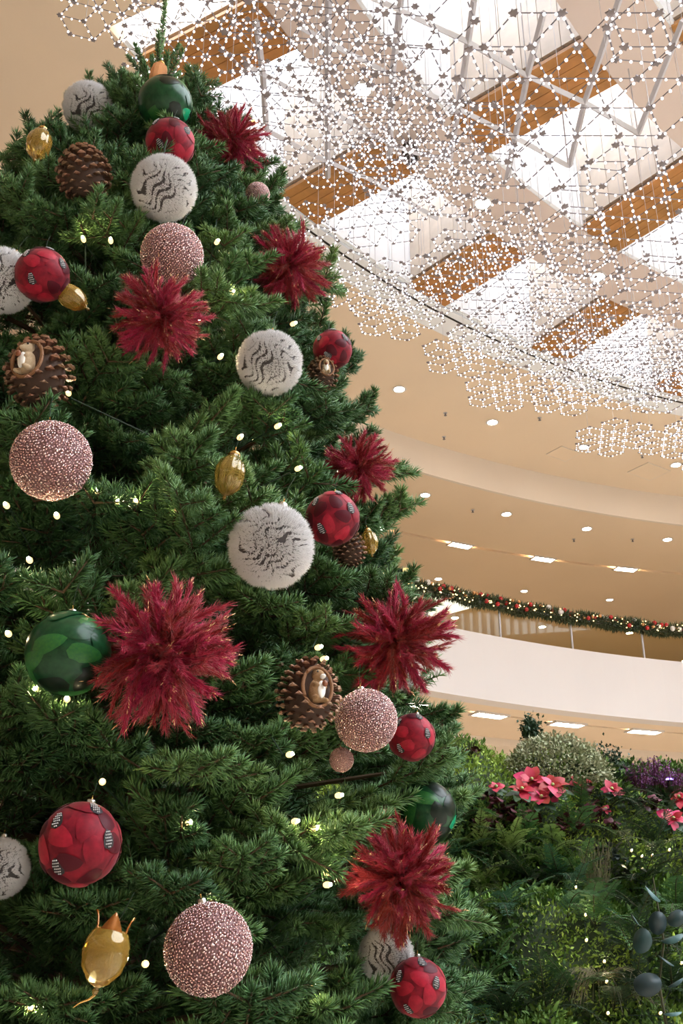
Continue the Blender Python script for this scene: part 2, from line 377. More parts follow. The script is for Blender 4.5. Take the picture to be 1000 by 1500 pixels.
# ------------------------------------------------------------------ hanging light lattices
def rosette(a, led_r, per_edge, bar_r, node_r, rings=1):
    """seven interlocking hexagons of bars with flower plates at the joints and LEDs on the bars"""
    hexc = [(0, 0)]
    for k in range(6):
        q = R_(60 * k); hexc.append((2 * a * math.cos(q), 2 * a * math.sin(q)))
    pts = {}; edges = set()
    for hx, hy in hexc:
        ids = []
        for k in range(6):
            q = R_(60 * k); x, y = hx + a * math.cos(q), hy + a * math.sin(q); key = (round(x, 3), round(y, 3)); pts[key] = (x, y); ids.append(key)
        for k in range(6): edges.add(tuple(sorted((ids[k], ids[(k + 1) % 6]))))
    for k in range(6):                                    # spokes of the middle star
        q = R_(60 * k); key = (round(a * math.cos(q), 3), round(a * math.sin(q), 3)); pts[(0, 0)] = (0, 0); edges.add(((0, 0), key))
    for hx, hy in hexc[1:]:                               # outer hexagons carry a star too
        q0 = math.atan2(hy, hx)
        for dk in (60, -60, 180):
            q = q0 + R_(dk); x, y = hx + a * math.cos(q), hy + a * math.sin(q)
            key = min(pts, key=lambda k_: (pts[k_][0] - x) ** 2 + (pts[k_][1] - y) ** 2); c = (round(hx, 3), round(hy, 3)); pts[c] = (hx, hy); edges.add((c, key))
    bars = MB(); nodes = MB(); leds = MB()
    for e0, e1 in edges:
        p0, p1 = Vector((*pts[e0], 0)), Vector((*pts[e1], 0))
        bars.tube([p0, p1], bar_r, 4)
        for k in range(per_edge):
            t = (k + .5) / per_edge
            mi = random.choices((0, 1, 2), (6, 1, 2))[0]
            leds.sphere(p0.lerp(p1, t) + Vector((0, 0, -bar_r - led_r * .6)), led_r * random.uniform(.65, 1.1), 6, 4, mi)
    for x, y in pts.values():
        vs = []
        for k in range(12):
            q = R_(30 * k); r = node_r * (1 if k % 2 == 0 else .62); vs.append((x + r * math.cos(q), y + r * math.sin(q), -bar_r))
        top = [(v[0], v[1], bar_r) for v in vs]
        nodes.add(vs + top, [tuple(range(11, -1, -1)), tuple(range(12, 24))] + [(k, (k + 1) % 12, 12 + (k + 1) % 12, 12 + k) for k in range(12)])
    lm = [M['led'], M['led_blue'], M['led_dim']]
    return bars.mesh('lattice_bars', M['wire']), nodes.mesh('flower_plates', M['node']), leds.mesh('leds', lm)
small = [rosette(.215, .0110, 3, .005, .029) for _ in range(3)]
large = [rosette(.36, .0128, 4, .006, .043) for _ in range(3)]
wire_cache = {}
def light_panel(p, kind, size, rot, label, group, tilt=0):
    t = thing('light_panel', label, 'light panel', group=group, M=Matrix.Translation(p) @ Matrix.Rotation(rot, 4, 'Z') @ Matrix.Rotation(tilt, 4, 'X'))
    for me, nm in zip(kind, ('lattice_bars', 'flower_plates', 'leds')):
        o = link(nm, me, t); o['kind'] = 'stuff'
    wl = round(ZC - p.z + .5, 1); key = wl
    if key not in wire_cache: wire_cache[key] = MB().tube([(0, 0, 0), (0, 0, wl)], .003, 4).mesh('hanging_wire', M['steel'])
    for k in range(3):
        q = R_(120 * k); o = link('hanging_wire', wire_cache[key], t, loc=(size * math.cos(q), size * math.sin(q), 0))
LBL_S = 'small rosette panel of white LEDs hanging at the outer rim of the light canopy'
LBL_M = 'rosette panel of white LEDs hanging in the dense middle of the light canopy'
LBL_L = 'large open rosette panel of white LEDs hanging under the inner skylights'
def visible(p, m=120):
    x, y = proj(p); return -m < x < 1000 + m and -m < y < 720
npan = 0
for i in range(40):                       # rim row
    a = -72 + 3.95 * i; p = P(16.85 - .25 * (i % 2), a, EYE + 8 + .15 * math.sin(i * 2.3))
    if visible(p): light_panel(p, small[i % 3], .4, random.uniform(-.1, .1) + .26, LBL_S, 'rim light panels'); npan += 1
for r, da, h, off in [(15.8, 4.15, 7.9, 1.9), (14.9, 4.4, 7.8, .3)]:
    for i in range(40):
        a = -73 + off + da * i; p = P(r + .15 * math.sin(i * 1.7), a, EYE + h + .3 * math.sin(i * 1.3 + r))
        if visible(p): light_panel(p, small[i % 3], .4, random.uniform(-.3, .3), LBL_M, 'middle light panels'); npan += 1
for r, da, h, off in [(14.4, 8.0, 7.2, 0), (13.0, 8.8, 6.9, 4), (11.6, 9.6, 7.0, 1), (15.3, 8.6, 8.6, 5)]:
    for i in range(20):
        a = -84 + off + da * i; p = P(r, a, EYE + h + .35 * math.sin(i * 1.9 + r))
        if visible(p, 200): light_panel(p, large[i % 3], .72, random.uniform(-.15, .15), LBL_L, 'large light panels'); npan += 1
# pale steel grid that carries the light panels
fr = thing('steel_grid', 'pale grey steel tube grid hanging under the skylight', 'steel frame', at_h(670, 159, 9)); fi = Matrix.Translation(-fr.location)
def pipe(px, h=9.0, r=.035):
    o = MB().tube([at_h(*q, h) for q in px], r, 4).build('tube', M['steel'], fr); o.matrix_basis = fi
pipe([(360, 95), (400, 117), (478, 159), (544, 198), (600, 222), (658, 234)])
pipe([(440, 40), (511, 78), (586, 117), (670, 159), (748, 198), (832, 243)])
pipe([(520, -15), (598, 21), (682, 60), (772, 111), (856, 150), (934, 195)])
pipe([(380, 185), (460, 228), (540, 262), (640, 320)])
for c in [[(1000, 30), (934, 196)], [(907, -2), (856, 150), (834, 243)], [(796, 18), (772, 111), (742, 264)], [(694, 0), (673, 150), (658, 236)], [(588, -10), (574, 114), (571, 228)], [(481, -5), (480, 160), (480, 260)], [(375, 30), (385, 110), (390, 190)]]: pipe(c)
for q in [(511, 78), (670, 159), (832, 243), (772, 111), (934, 195), (598, 21), (478, 159)]:
    p = at_h(*q, 9); o = MB().tube([p, p + Vector((0, 0, 1.1))], .008, 5).build('hanger_rod', M['steel'], fr); o.matrix_basis = fi

# ------------------------------------------------------------------ the fir tree
TX, TY = -.633, 2.727
PROF = [(.25, .55), (.6, .80), (1.0, .86), (1.59, .90), (1.81, .90), (2.04, .90), (2.25, .885), (2.43, .855), (2.63, .805), (2.86, .75), (3.09, .70), (3.23, .66), (3.46, .605), (3.71, .50), (3.96, .405), (4.23, .285), (4.47, .185), (4.65, .08), (4.8, .03), (5.0, .01)]
PZ, PR = [p[0] for p in PROF], [p[1] for p in PROF]
def prof(z): return float(np.interp(z, PZ, PR))
def on_tree(x, y, f=1.0):
    """where the view line through a pixel meets the tree's outer surface, or passes closest to its side"""
    r = ray(x, y).normalized(); best = None; bm = 1e9
    for s in np.arange(1.2, 6, .01):
        p = Vector((0, 0, EYE)) + r * s
        d = math.hypot(p.x - TX, p.y - TY) - prof(p.z) * f
        if d <= 0: return p
        if d < bm: bm = d; best = p
    return best
tree = thing('christmas_tree', 'tall dense green fir Christmas tree hung with ornaments and fairy lights', 'Christmas tree', (TX, TY, 0))

def shoot(parts, b, d, L, dens=1750, nl=.034, nw=.00165, tris=6, stem=True):
    b = np.array(b); d = np.array(d) / np.linalg.norm(d); n = int(L * dens)
    t = np.sort(rng.uniform(.02, 1, n) ** .9)
    u, v = perp(d[None]); az = rng.uniform(0, 6.283, n)
    rad = u * np.cos(az)[:, None] + v * np.sin(az)[:, None]
    ang = np.radians(68 - 30 * t ** 2 + rng.normal(0, 7, n))[:, None]
    D = d * np.cos(ang) + rad * np.sin(ang); D[:, 2] += .30; D /= np.linalg.norm(D, axis=1, keepdims=True)
    ln = nl * (1 - .18 * t) * rng.uniform(.8, 1.15, n)
    V, T = spikes(b + d * (L * t)[:, None], D, ln, nw, .5, tris); parts.append((V, T, 0))
    if stem: V, T = np_tube([Vector(b), Vector(b + d * L)], .0028, 4); parts.append((V, T, 1))
def spray(L=.24, dens=1750, nw=.0015, tris=6, nsides=3, seed=0):
    """a flat forked fir twig growing along +X"""
    parts = []; rr = random.Random(seed)
    shoot(parts, (0, 0, 0), (1, 0, rr.uniform(-.05, .1)), L, dens, nw=nw, tris=tris)
    for k in range(nsides):
        t = .22 + .62 * k / max(1, nsides - 1)
        for s in (-1, 1):
            if rr.random() < .08: continue
            a = R_(rr.uniform(40, 62)) * s
            l = L * (.66 - .34 * t) * rr.uniform(.85, 1.2)
            b0 = np.array((L * (t + rr.uniform(-.04, .04)), 0, 0)); d0 = np.array((math.cos(a), math.sin(a), rr.uniform(-.1, .35)))
            shoot(parts, b0, d0, l, dens, nw=nw, tris=tris)
            if k < 2:
                a2 = a + s * R_(rr.uniform(-75, -35)); d0 /= np.linalg.norm(d0)
                shoot(parts, b0 + d0 * l * .5, (math.cos(a2), math.sin(a2), rr.uniform(0, .3)), l * .6, dens, nw=nw, tris=tris)
    return cat_parts(parts)
NM = [M['needle'], M['bark']]
def spray_mesh(k, **kw):
    V, T, mi = spray(seed=k, **kw); return trimesh('branch', V, T, NM, mi)
sprays = [spray_mesh(k, L=.175 + .015 * (k % 4)) for k in range(7)]
lite = [spray(L=.24, dens=520, nw=.0022, tris=3, nsides=3, seed=50 + k) for k in range(4)]

# ornament list: kind, pixel, pixel size, how far out of the surface, label
ORN = [
 ('fur', 240, 276, 100, 1.06, 'white furry ball ornament under the small red velvet ball near the treetop'),
 ('fur', 130, 158, 78, .82, 'grey-white furry ball half hidden by the topmost left twigs'),
 ('fur', 3, 411, 100, 1.04, 'grey furry ball beside a red velvet ball on the upper tree'),
 ('fur', 395, 532, 100, 1.07, 'white furry ball with grey wavy grooves below the upper feather pompoms'),
 ('fur', 397, 800, 130, 1.08, 'big bright white furry ball with wavy ridges in mid tree'),
 ('fur', 566, 1398, 84, .93, 'white furry ball half hidden behind the lowest red feather pompom'),
 ('fur', 0, 1272, 90, .86, 'grey furry ball deep in the shaded lower branches'),
 ('fur', 588, 990, 56, .90, 'pale furry ball tucked behind the red feather pompom above the glitter ball'),
 ('green', 242, 152, 78, 1.04, 'dark green feather-covered ball near the treetop'),
 ('green', 100, 957, 122, 1.06, 'large glossy dark green ball beside the biggest red feather pompom'),
 ('green', 622, 1190, 92, .96, 'green feather-patterned ball above the lowest red pompom'),
 ('red', 249, 210, 71, 1.08, 'small red velvet ball between the green ball and the white furry ball'),
 ('red', 62, 403, 78, 1.08, 'dark red velvet ball beside the grey furry ball'),
 ('red', 487, 512, 57, 1.05, 'small dark red ball at the tree edge above the half-hidden pinecone'),
 ('red', 487, 760, 79, 1.05, 'red velvet ball with spotted feathers behind the big white furry ball'),
 ('red', 603, 1080, 68, 1.02, 'dark crimson ball beside the glitter ball at the tree edge'),
 ('red', 117, 1236, 118, 1.07, 'large red velvet ball with spotted feather patches above the crowned gold drop'),
 ('red', 612, 1446, 82, 1.03, 'dark red ball at the tree edge below the lowest feather pompom'),
 ('glitter', 252, 374, 92, 1.04, 'rose glitter ball above a red feather pompom'),
 ('glitter', 75, 675, 118, 1.06, 'large rose glitter ball below the pinecone with a squirrel'),
 ('glitter', 536, 1055, 92, 1.05, 'champagne glitter ball beside the pinecone with the white-bellied animal'),
 ('glitter', 305, 1390, 130, 1.07, 'largest rose glitter ball beside the crowned gold drop'),
 ('glitter', 500, 1113, 36, .98, 'tiny rose glitter ball under the champagne glitter ball'),
 ('glitter', 377, 285, 36, .97, 'tiny rose glitter ball peeking out between the two uppermost pompoms'),
 ('pompom', 338, 205, 105, .97, 'topmost red feather pompom at the tree edge beside the green ball'),
 ('pompom', 425, 388, 120, 1.0, 'red feather pompom at the tree edge right of the rose glitter ball'),
 ('pompom', 234, 462, 138, 1.08, 'bright red feather pompom under the upper rose glitter ball'),
 ('pompom', 524, 684, 108, 1.0, 'small red feather pompom at the tree edge above the spotted red ball'),
 ('pompom', 236, 955, 215, 1.10, 'biggest red feather pompom with gold tips overlapping the green ball'),
 ('pompom', 582, 938, 165, 1.04, 'large red feather pompom at the tree edge above the champagne glitter ball'),
 ('pompom', 588, 1285, 170, 1.05, 'lowest red feather pompom with drooping plumes over a white furry ball'),
 ('cone', 123, 255, 84, 1.06, 'plain brown pinecone near the hanging gold glass drop'),
 ('cone_animal', 58, 547, 104, 1.08, 'brown pinecone with a cream squirrel peeking out holding a nut'),
 ('cone_animal', 452, 1018, 100, 1.08, 'brown pinecone with a tan white-bellied animal sitting in it'),
 ('cone_animal', 472, 548, 50, 1.0, 'small pinecone with a pale animal under the small dark red ball'),
 ('cone', 512, 806, 52, .97, 'small dark pinecone tucked below the spotted red ball'),
 ('drop', 57, 212, 66, 1.06, 'amber glass drop hanging from the topmost left twig'),
 ('drop', 336, 697, 80, 1.06, 'olive-gold glass drop hanging in mid tree'),
 ('drop_crown', 155, 1395, 118, 1.07, 'gold glass drop with a pointed crown beside the largest glitter ball'),
 ('drop', 106, 436, 62, 1.02, 'gold glass drop lying tilted under the dark red velvet ball'),
 ('drop', 541, 795, 46, .98, 'small glittering gold drop at the tree edge below the spotted red ball'),
 ('lantern', 232, 108, 46, .9, 'copper lantern ornament beside the leader at the treetop'),
]
orn = []
for kind, x, y, d, f, lab in ORN:
    p = on_tree(x, y, f); dd = d * depth(p) / F
    orn.append((kind, p, dd / 2, lab))

# branch tips all over the surface
cand = []
z = .45; row = 0
while z < 4.2:
    R = prof(z); sp = .148 if z > 1.1 else .24
    nn = max(3, int(2 * math.pi * R / sp))
    for k in range(nn):
        cand.append((z + random.uniform(-.05, .05), 2 * math.pi * (k + .5 * (row % 2) + random.uniform(-.25, .25)) / nn))
    slope = 1.0 if z < 3.4 else .75
    z += .118 * slope if z > 1.1 else .2; row += 1
def orient(z, phi, R, tilt, roll, yaw):
    X = Vector((math.cos(phi + yaw) * math.cos(tilt), math.sin(phi + yaw) * math.cos(tilt), math.sin(tilt)))
    Y = Vector((-math.sin(phi + yaw), math.cos(phi + yaw), 0)); Z = X.cross(Y)
    Y2 = Y * math.cos(roll) + Z * math.sin(roll); Z2 = X.cross(Y2)
    m = Matrix((X, Y2, Z2)).transposed().to_4x4(); return m, X
COVER_OK = {'glitter': .25, 'drop': .2}
def clashes(p0, X, L):
    for kind, c, r, lab in orn:
        rr = r * (.62 if kind == 'pompom' else 1.0)
        for t in (.35, .7, 1.0):
            q = p0 + X * L * t
            if (q - c).length < rr * .95 + .025: return True
            # twig hanging straight in front of an ornament seen by a visitor in front of the tree
            v = q - Vector((0, 0, EYE)); cdir = c - Vector((0, 0, EYE)); s = v.dot(cdir) / cdir.length
            if s < cdir.length and ((v - cdir.normalized() * s).length) < rr * .66 + .010: return True
    return False
outer = []
for z, phi in cand:
    R = prof(z); L = .205
    top = min(1, max(0, (z - 3.6) / 1.0))
    for attempt in range(7):
        tilt = R_(10 + 48 * top + random.uniform(-22, 22)); roll = R_(random.uniform(-35, 35)); yaw = R_(random.uniform(-28, 28) * (1 + .5 * attempt / 6))
        m, X = orient(z, phi, R, tilt, roll, yaw)
        reach = random.uniform(.86, 1.08) - .05 * attempt
        tip = Vector((TX + math.cos(phi) * R * reach, TY + math.sin(phi) * R * reach, z))
        p0 = tip - X * L
        if not clashes(p0, X, L): outer.append((p0, m, X)); break
def rank(e):
    tip = e[0] + e[2] * .2; x, y = proj(tip)
    inside = -60 < x < 1060 and -60 < y < 1560
    facing = (Vector((0, 0, EYE)) - tip).normalized().dot((tip - Vector((TX, TY, tip.z))).normalized())
    return (0 if inside and facing > -.25 else 1, (tip - Vector((0, 0, EYE))).length)
outer.sort(key=rank)
tinv = Matrix.Translation((-TX, -TY, 0))
for k, (p0, m, X) in enumerate(outer[:286]):
    s = random.uniform(.9, 1.12) * float(np.interp(p0.z + X.z * .2, [3.9, 4.5], [1, .62])); p0 = p0 + X * .2 * (1 - s)
    link('branch', sprays[k % 7], tree, M=tinv @ Matrix.Translation(p0) @ m @ Matrix.Scale(s, 4))
# upright shoots round the leader
lead = []; shoot(lead, (0, 0, 0), (0, 0, 1), .62, 1500, nl=.022); V, T, mi = cat_parts(lead)
link('leader', trimesh('leader', V, T, NM, mi), tree, loc=(0, 0, 4.42))
lead = []; shoot(lead, (0, 0, 0), (1, 0, 0), .17, 1900, nl=.022); V, T, mi = cat_parts(lead); shm = trimesh('branch', V, T, NM, mi)
for k in range(30):
    phi = k * 2.4; z = 4.64 - .0165 * k; ti = R_(68 - 1.6 * k + random.uniform(-10, 10))
    m, X = orient(z, phi, 0, ti, 0, 0)
    link('branch', shm, tree, M=Matrix.Translation((.02 * math.cos(phi), .02 * math.sin(phi), z - .16)) @ m @ Matrix.Scale(.8 + .022 * k, 4))
# the rest: inner and far twigs
parts = []
def put(k, p0, m):
    V, T, mi = lite[k % 4]; A = np.array(m.to_3x3()); parts.append((V @ A.T + np.array(p0) - np.array((TX, TY, 0)), T, mi))
for k, (p0, m, X) in enumerate(outer[286:]): put(k, p0, m)
k = 0
for z, phi in cand:
    if z < .9: continue
    R = prof(z)
    for dr in ((.36,) if R > .45 else ((.14,) if R > .2 else ())):
        phi2 = phi + random.uniform(-.15, .15)
        m, X = orient(z, phi2, R, R_(random.uniform(-30, 50)), R_(random.uniform(-60, 60)), R_(random.uniform(-50, 50)))
        rr = max(.03, R - dr); tip = Vector((TX + math.cos(phi2) * rr, TY + math.sin(phi2) * rr, z + random.uniform(-.05, .05)))
        p0 = tip - X * .22
        if not clashes(p0, X, .22): put(k, p0, m); k += 1
V, T, mi = cat_parts(parts)
o = link('inner_foliage', trimesh('inner_foliage', V, T, [M['needle_in'], M['bark']], mi), tree); o['kind'] = 'stuff'
MB().tube([(0, 0, 0), (0, 0, 1.5), (0, 0, 3), (0, 0, 4.5)], .085, 12, r2=.012).build('trunk', M['bark'], tree)
b = MB()
for k in range(120):
    z = .6 + 3.7 * k / 120; q = k * 2.39996; R = prof(z) - .1
    b.tube([(0, 0, z - .12), (R * .6 * math.cos(q), R * .6 * math.sin(q), z - .03), (R * math.cos(q), R * math.sin(q), z)], .011, 5, r2=.004)
o = b.build('boughs', M['bark'], tree); o['kind'] = 'stuff'

# ------------------------------------------------------------------ ornaments
M['fur'] = mat('white plush pile', (.93, .91, .92), .9, sheen=.3)
M['furbase'] = mat('dark plush backing', (.07, .06, .06), .95)
M['silver'] = mat('silver cap', (.6, .58, .55), .25, metal=1)
M['red_a'] = mat('crimson velvet', (.26, .006, .020), .55, spec=.18, sheen=.1, noise_scale=3, col2=(.13, .003, .012))
M['red_b'] = mat('bright red velvet feather', (.42, .012, .035), .5, spec=.18, sheen=.12, noise_scale=4, col2=(.26, .007, .022))
M['red_c'] = mat('wine red feather', (.075, .002, .009), .5, spec=.18, sheen=.05)
M['spot'] = mat('black spotted feather', (.02, .015, .018), .6)
M['dots'] = mat('white feather dots', (.6, .58, .6), .6)
M['green_a'] = mat('bottle green lacquer', (.006, .045, .016), .3, spec=.25, coat=.12, noise_scale=6, col2=(.012, .07, .025))
M['green_b'] = mat('leaf green feather', (.02, .12, .035), .35, spec=.25, coat=.1, noise_scale=16, col2=(.035, .15, .03))
M['green_c'] = mat('near black green feather', (.004, .012, .006), .35, spec=.25, coat=.1)
M['green_d'] = mat('emerald feather', (.01, .30, .14), .2, coat=.5)
M['gl_a'] = mat('rose glitter', (.80, .52, .50), .22, metal=.9)
M['gl_b'] = mat('pale pink glitter', (.92, .74, .72), .18, metal=.9)
M['gl_c'] = mat('mauve glitter', (.50, .30, .30), .3, metal=.8)
M['gl_base'] = mat('rose base', (.28, .15, .15), .6)
M['feather'] = mat('crimson feather', (.46, .008, .036), .6, rand=.3, noise_scale=18, col2=(.32, .006, .025), sheen=.15)
M['scale'] = mat('pinecone scale brown', (.16, .070, .035), .6, rand=.25, noise_scale=30, col2=(.09, .04, .022))
M['scale_tip'] = mat('pale pinecone scale tip', (.36, .20, .12), .6, rand=.25)
M['cone_core'] = mat('dark pinecone core', (.06, .03, .018), .8)
M['rim'] = mat('cut bark rim', (.26, .12, .05), .7, noise_scale=40, col2=(.18, .08, .03))
M['tan'] = mat('tan figurine', (.55, .34, .17), .7, noise_scale=50, col2=(.38, .21, .09), bump=.6, bump_scale=120)
M['cream'] = mat('cream figurine', (.72, .55, .36), .7, noise_scale=60, col2=(.55, .38, .22), bump=.6, bump_scale=120)
M['belly'] = mat('white belly', (.86, .82, .76), .7)
M['nut'] = mat('chestnut brown', (.22, .07, .025), .5)
M['black'] = mat('black bead', (.01, .01, .01), .2)
M['amber'] = mat('amber gold glass', (.68, .44, .09), .08, trans=.75, metal=.05, coat=.3)
M['amber_dark'] = mat('copper amber glass', (.55, .20, .04), .12, trans=.3, metal=.3, coat=.5)
M['copper'] = mat('copper foil', (.75, .34, .14), .35, metal=.9, bump=1, bump_scale=60)

def sphere_pts(n):
    i = np.arange(n) + .5; z = 1 - 2 * i / n; q = i * 2.399963
    r = np.sqrt(1 - z * z); return np.stack([r * np.cos(q), r * np.sin(q), z], 1)
def fur_ridge(d):
    w = d[:, 0] * 2.2 + .35 * np.sin(d[:, 1] * 5 + 1) + .28 * np.sin(d[:, 2] * 7 + d[:, 0] * 3) + .12 * np.sin(d[:, 1] * 13 + d[:, 2] * 9)
    w2 = w + .35 * d[:, 1]
    s = np.sin(w2 * 11.5)
    gap = .5 + .5 * np.sin(d[:, 1] * 6 + d[:, 2] * 5 + w * 2)     # grooves open and close along their length
    return s + .62 * gap
# furry ball (unit radius): dark backing + ridges of pile
bk = MB().sphere((0, 0, 0), .86, 32, 20).mesh('backing', M['furbase'], True)
d = sphere_pts(20000); d += rng.normal(0, .004, d.shape); d /= np.linalg.norm(d, axis=1, keepdims=True)
s = fur_ridge(d); keep = s > -.42; d = d[keep]; s = s[keep]
# hairs lean away from the groove
eps = .02; g = np.stack([fur_ridge(d + eps * np.eye(3)[k]) - s for k in range(3)], 1) / eps
g -= d * (g * d).sum(1, keepdims=True); g /= np.maximum(np.linalg.norm(g, axis=1, keepdims=True), 1e-3)
D = d + .25 * g * np.clip(.6 - s, 0, 1)[:, None] + rng.normal(0, .26, d.shape); D /= np.linalg.norm(D, axis=1, keepdims=True)
V, T = spikes(d * .83, D, (.07 + .10 * np.sqrt(np.clip((s + .45) / 1.3, 0, 1))) * rng.uniform(.8, 1.2, len(d)), .015, tris=3)
fur_me = trimesh('pile', V, T, M['fur'])
cap_me = MB().lathe([(.001, 1.10), (.10, 1.10), (.12, 1.06), (.12, .95)], 14).mesh('cap', M['silver'], True)
loop_me = MB().tube([(.0 + .06 * math.cos(q), 0, 1.15 + .06 * math.sin(q)) for q in [2 * math.pi * k / 12 for k in range(13)]], .014, 5).mesh('hanging_loop', M['gold'])
thread_me = MB().tube([(0, 0, 1.2), (.03, .02, 1.5), (.06, .10, 1.8)], .012, 5).mesh('thread', M['cable'])
def hanger(t):
    for nm, me in (('cap', cap_me), ('hanging_loop', loop_me), ('thread', thread_me)): link(nm, me, t)
def face_dir(p):
    return math.atan2(-p.y, -p.x)
# feather patch (unit sphere, centred on +Z)
def patch(la, wa, mats, dots=False, lift=1.0):
    b = MB(); nu, nv = 9, 5; vs = []
    for i in range(nu):
        u = -1 + 2 * i / (nu - 1); wd = wa * math.sqrt(max(0, 1 - abs(u) ** 2.2)) * (1 - .35 * u)
        for j in range(nv):
            v = -1 + 2 * j / (nv - 1); x, y = la * u, wd * v
            q = Vector((x, y, 1)).normalized() * (1 + .012 * (1 - v * v) * (1 - u * u)); vs.append(q)
    b.add(vs, [(i * nv + j, (i + 1) * nv + j, (i + 1) * nv + j + 1, i * nv + j + 1) for i in range(nu - 1) for j in range(nv - 1)])
    if dots:
        for i in range(6):
            for j in range(4):
                x = (-.72 + .29 * i) * la; y = (-.6 + .4 * j + .2 * (i % 2)) * wa * .8
                if (x / la) ** 2 + (y / wa) ** 2 < .72: b.sphere(Vector((x, y, 1)).normalized() * 1.012, .019, 6, 4, 1)
    return b.mesh('feather', mats, True)
PATCH = {'red': [patch(.44, .26, M['red_a']), patch(.40, .24, M['red_b']), patch(.36, .22, M['red_c'])],
         'green': [patch(.55, .25, M['green_a']), patch(.50, .22, M['green_b']), patch(.45, .28, M['green_c']), patch(.34, .2, M['green_d'])]}
SPOT = patch(.24, .15, [M['spot'], M['dots']], True)
BALL = {k: MB().sphere((0, 0, 0), 1, 32, 20).mesh('ball', m, True) for k, m in (('red', M['red_a']), ('green', M['green_a']))}
# glitter ball
gb = MB().sphere((0, 0, 0), .955, 32, 20).mesh('ball', M['gl_base'], True)
d = sphere_pts(2300); d += rng.normal(0, .012, d.shape); d /= np.linalg.norm(d, axis=1, keepdims=True)
def chips(d, size, thick):
    n = len(d); D = d + rng.normal(0, .55, d.shape); D /= np.linalg.norm(D, axis=1, keepdims=True)
    u, v = perp(D); a = rng.uniform(0, 6.28, n)[:, None]; u2 = u * np.cos(a) + v * np.sin(a); v2 = -u * np.sin(a) + v * np.cos(a)
    c = d * .985; V = np.empty((n, 6, 3)); s1 = size * rng.uniform(.7, 1.2, (n, 1)); s2 = s1 * rng.uniform(.6, 1, (n, 1))
    V[:, 0] = c + u2 * s1; V[:, 1] = c + v2 * s2; V[:, 2] = c - u2 * s1; V[:, 3] = c - v2 * s2; V[:, 4] = c + D * thick; V[:, 5] = c - D * thick
    t = np.array([[0, 1, 4], [1, 2, 4], [2, 3, 4], [3, 0, 4], [1, 0, 5], [2, 1, 5], [3, 2, 5], [0, 3, 5]])
    return V.reshape(-1, 3), (t[None] + (np.arange(n) * 6)[:, None, None]).reshape(-1, 3)
V, T = chips(d, .046, .020)
chip_me = trimesh('glitter', V, T, [M['gl_a'], M['gl_b'], M['gl_c']], np.repeat(rng.choice(3, len(d), p=[.45, .3, .25]), 8))
# feather plume (unit length along +Z)
def plume(seed, bend, gold):
    r = np.random.default_rng(seed); n = 300
    t = np.sort(r.uniform(.06, .9, n)); side = r.choice([-1, 1], n)
    sx = bend * t ** 2; S = np.stack([sx, np.zeros(n), t * (1 - .15 * abs(bend))], 1)
    tang = np.stack([2 * bend * t, np.zeros(n), np.full(n, 1.)], 1); tang /= np.linalg.norm(tang, axis=1, keepdims=True)
    an = np.radians(24 + r.normal(0, 11, n))[:, None]
    Yv = np.array([[0, 1., 0]]) * side[:, None] + r.normal(0, .45, (n, 3)); Yv -= tang * (Yv * tang).sum(1, keepdims=True); Yv /= np.linalg.norm(Yv, axis=1, keepdims=True)
    D = tang * np.cos(an) + Yv * np.sin(an)
    ln = (.16 + .08 * np.sin(np.pi * t)) * r.uniform(.5, 1.2, n)
    V, T = spikes(S, D, ln, .0052, .35, 6)
    parts = [(V, T, 0)]
    pts = [Vector((bend * q * q, 0, q * (1 - .15 * abs(bend)))) for q in np.linspace(0, .92, 7)]
    V2, T2 = np_tube(pts, .012, 4); parts.append((V2, T2, 0))
    # the closed vane in the middle of the plume
    vs = []; fs = []
    for i, q in enumerate(np.linspace(.05, .86, 8)):
        wd = .045 * math.sin(math.pi * (q * .9 + .08)); c = Vector((bend * q * q, 0, q * (1 - .15 * abs(bend))))
        vs += [c + Vector((.02, -wd, 0)), c, c + Vector((.02, wd, 0))]
    for i in range(7):
        for j in range(2): a = i * 3 + j; fs += [(a, a + 1, a + 4), (a, a + 4, a + 3)]
    parts.append((np.array([tuple(v) for v in vs]), np.array(fs), 0))
    if gold:
        k = 7; tt = r.uniform(.82, 1.0, k); S2 = np.stack([bend * tt ** 2, r.normal(0, .012, k), tt * (1 - .15 * abs(bend))], 1)
        D2 = np.tile(tang[-1], (k, 1)) + r.normal(0, .18, (k, 3)); D2 /= np.linalg.norm(D2, axis=1, keepdims=True)
        V3, T3 = spikes(S2, D2, r.uniform(.05, .13, k), .009, .5, 6); parts.append((V3, T3, 1))
    V, T, mi = cat_parts(parts); return trimesh('feather', V, T, [M['feather'], M['goldtip']], mi)
plumes = [plume(k, .10 + .22 * (k % 4), k % 2 == 0) for k in range(8)]
pom_core = MB().sphere((0, 0, 0), .22, 16, 10).mesh('core', M['red_c'], True)
# pinecone scale: a spoon-shaped wedge along +X with a pale lip
b = MB()
prf = [(0, .12, .05), (.5, .28, .09), (.82, .34, .12), (1.0, .20, .06)]
vs = []
for x, hw, th in prf:
    vs += [(x, -hw, -.02 - .10 * (x > .7)), (x, 0, th), (x, hw, -.02 - .10 * (x > .7)), (x, 0, -th)]
b.add(vs, [(i * 4 + j, i * 4 + (j + 1) % 4, i * 4 + 4 + (j + 1) % 4, i * 4 + 4 + j) for i in range(2) for j in range(4)])
b.add(vs, [(8 + j, 8 + (j + 1) % 4, 12 + (j + 1) % 4, 12 + j) for j in range(4)] + [(15, 14, 13, 12)], 1)
scale_me = b.mesh('scale', [M['scale'], M['scale_tip']], True)
core_me = MB().lathe([(.001, -1.0), (.35, -.9), (.66, -.5), (.72, 0), (.60, .45), (.32, .85), (.001, 1)], 20).mesh('core', M['cone_core'], True)
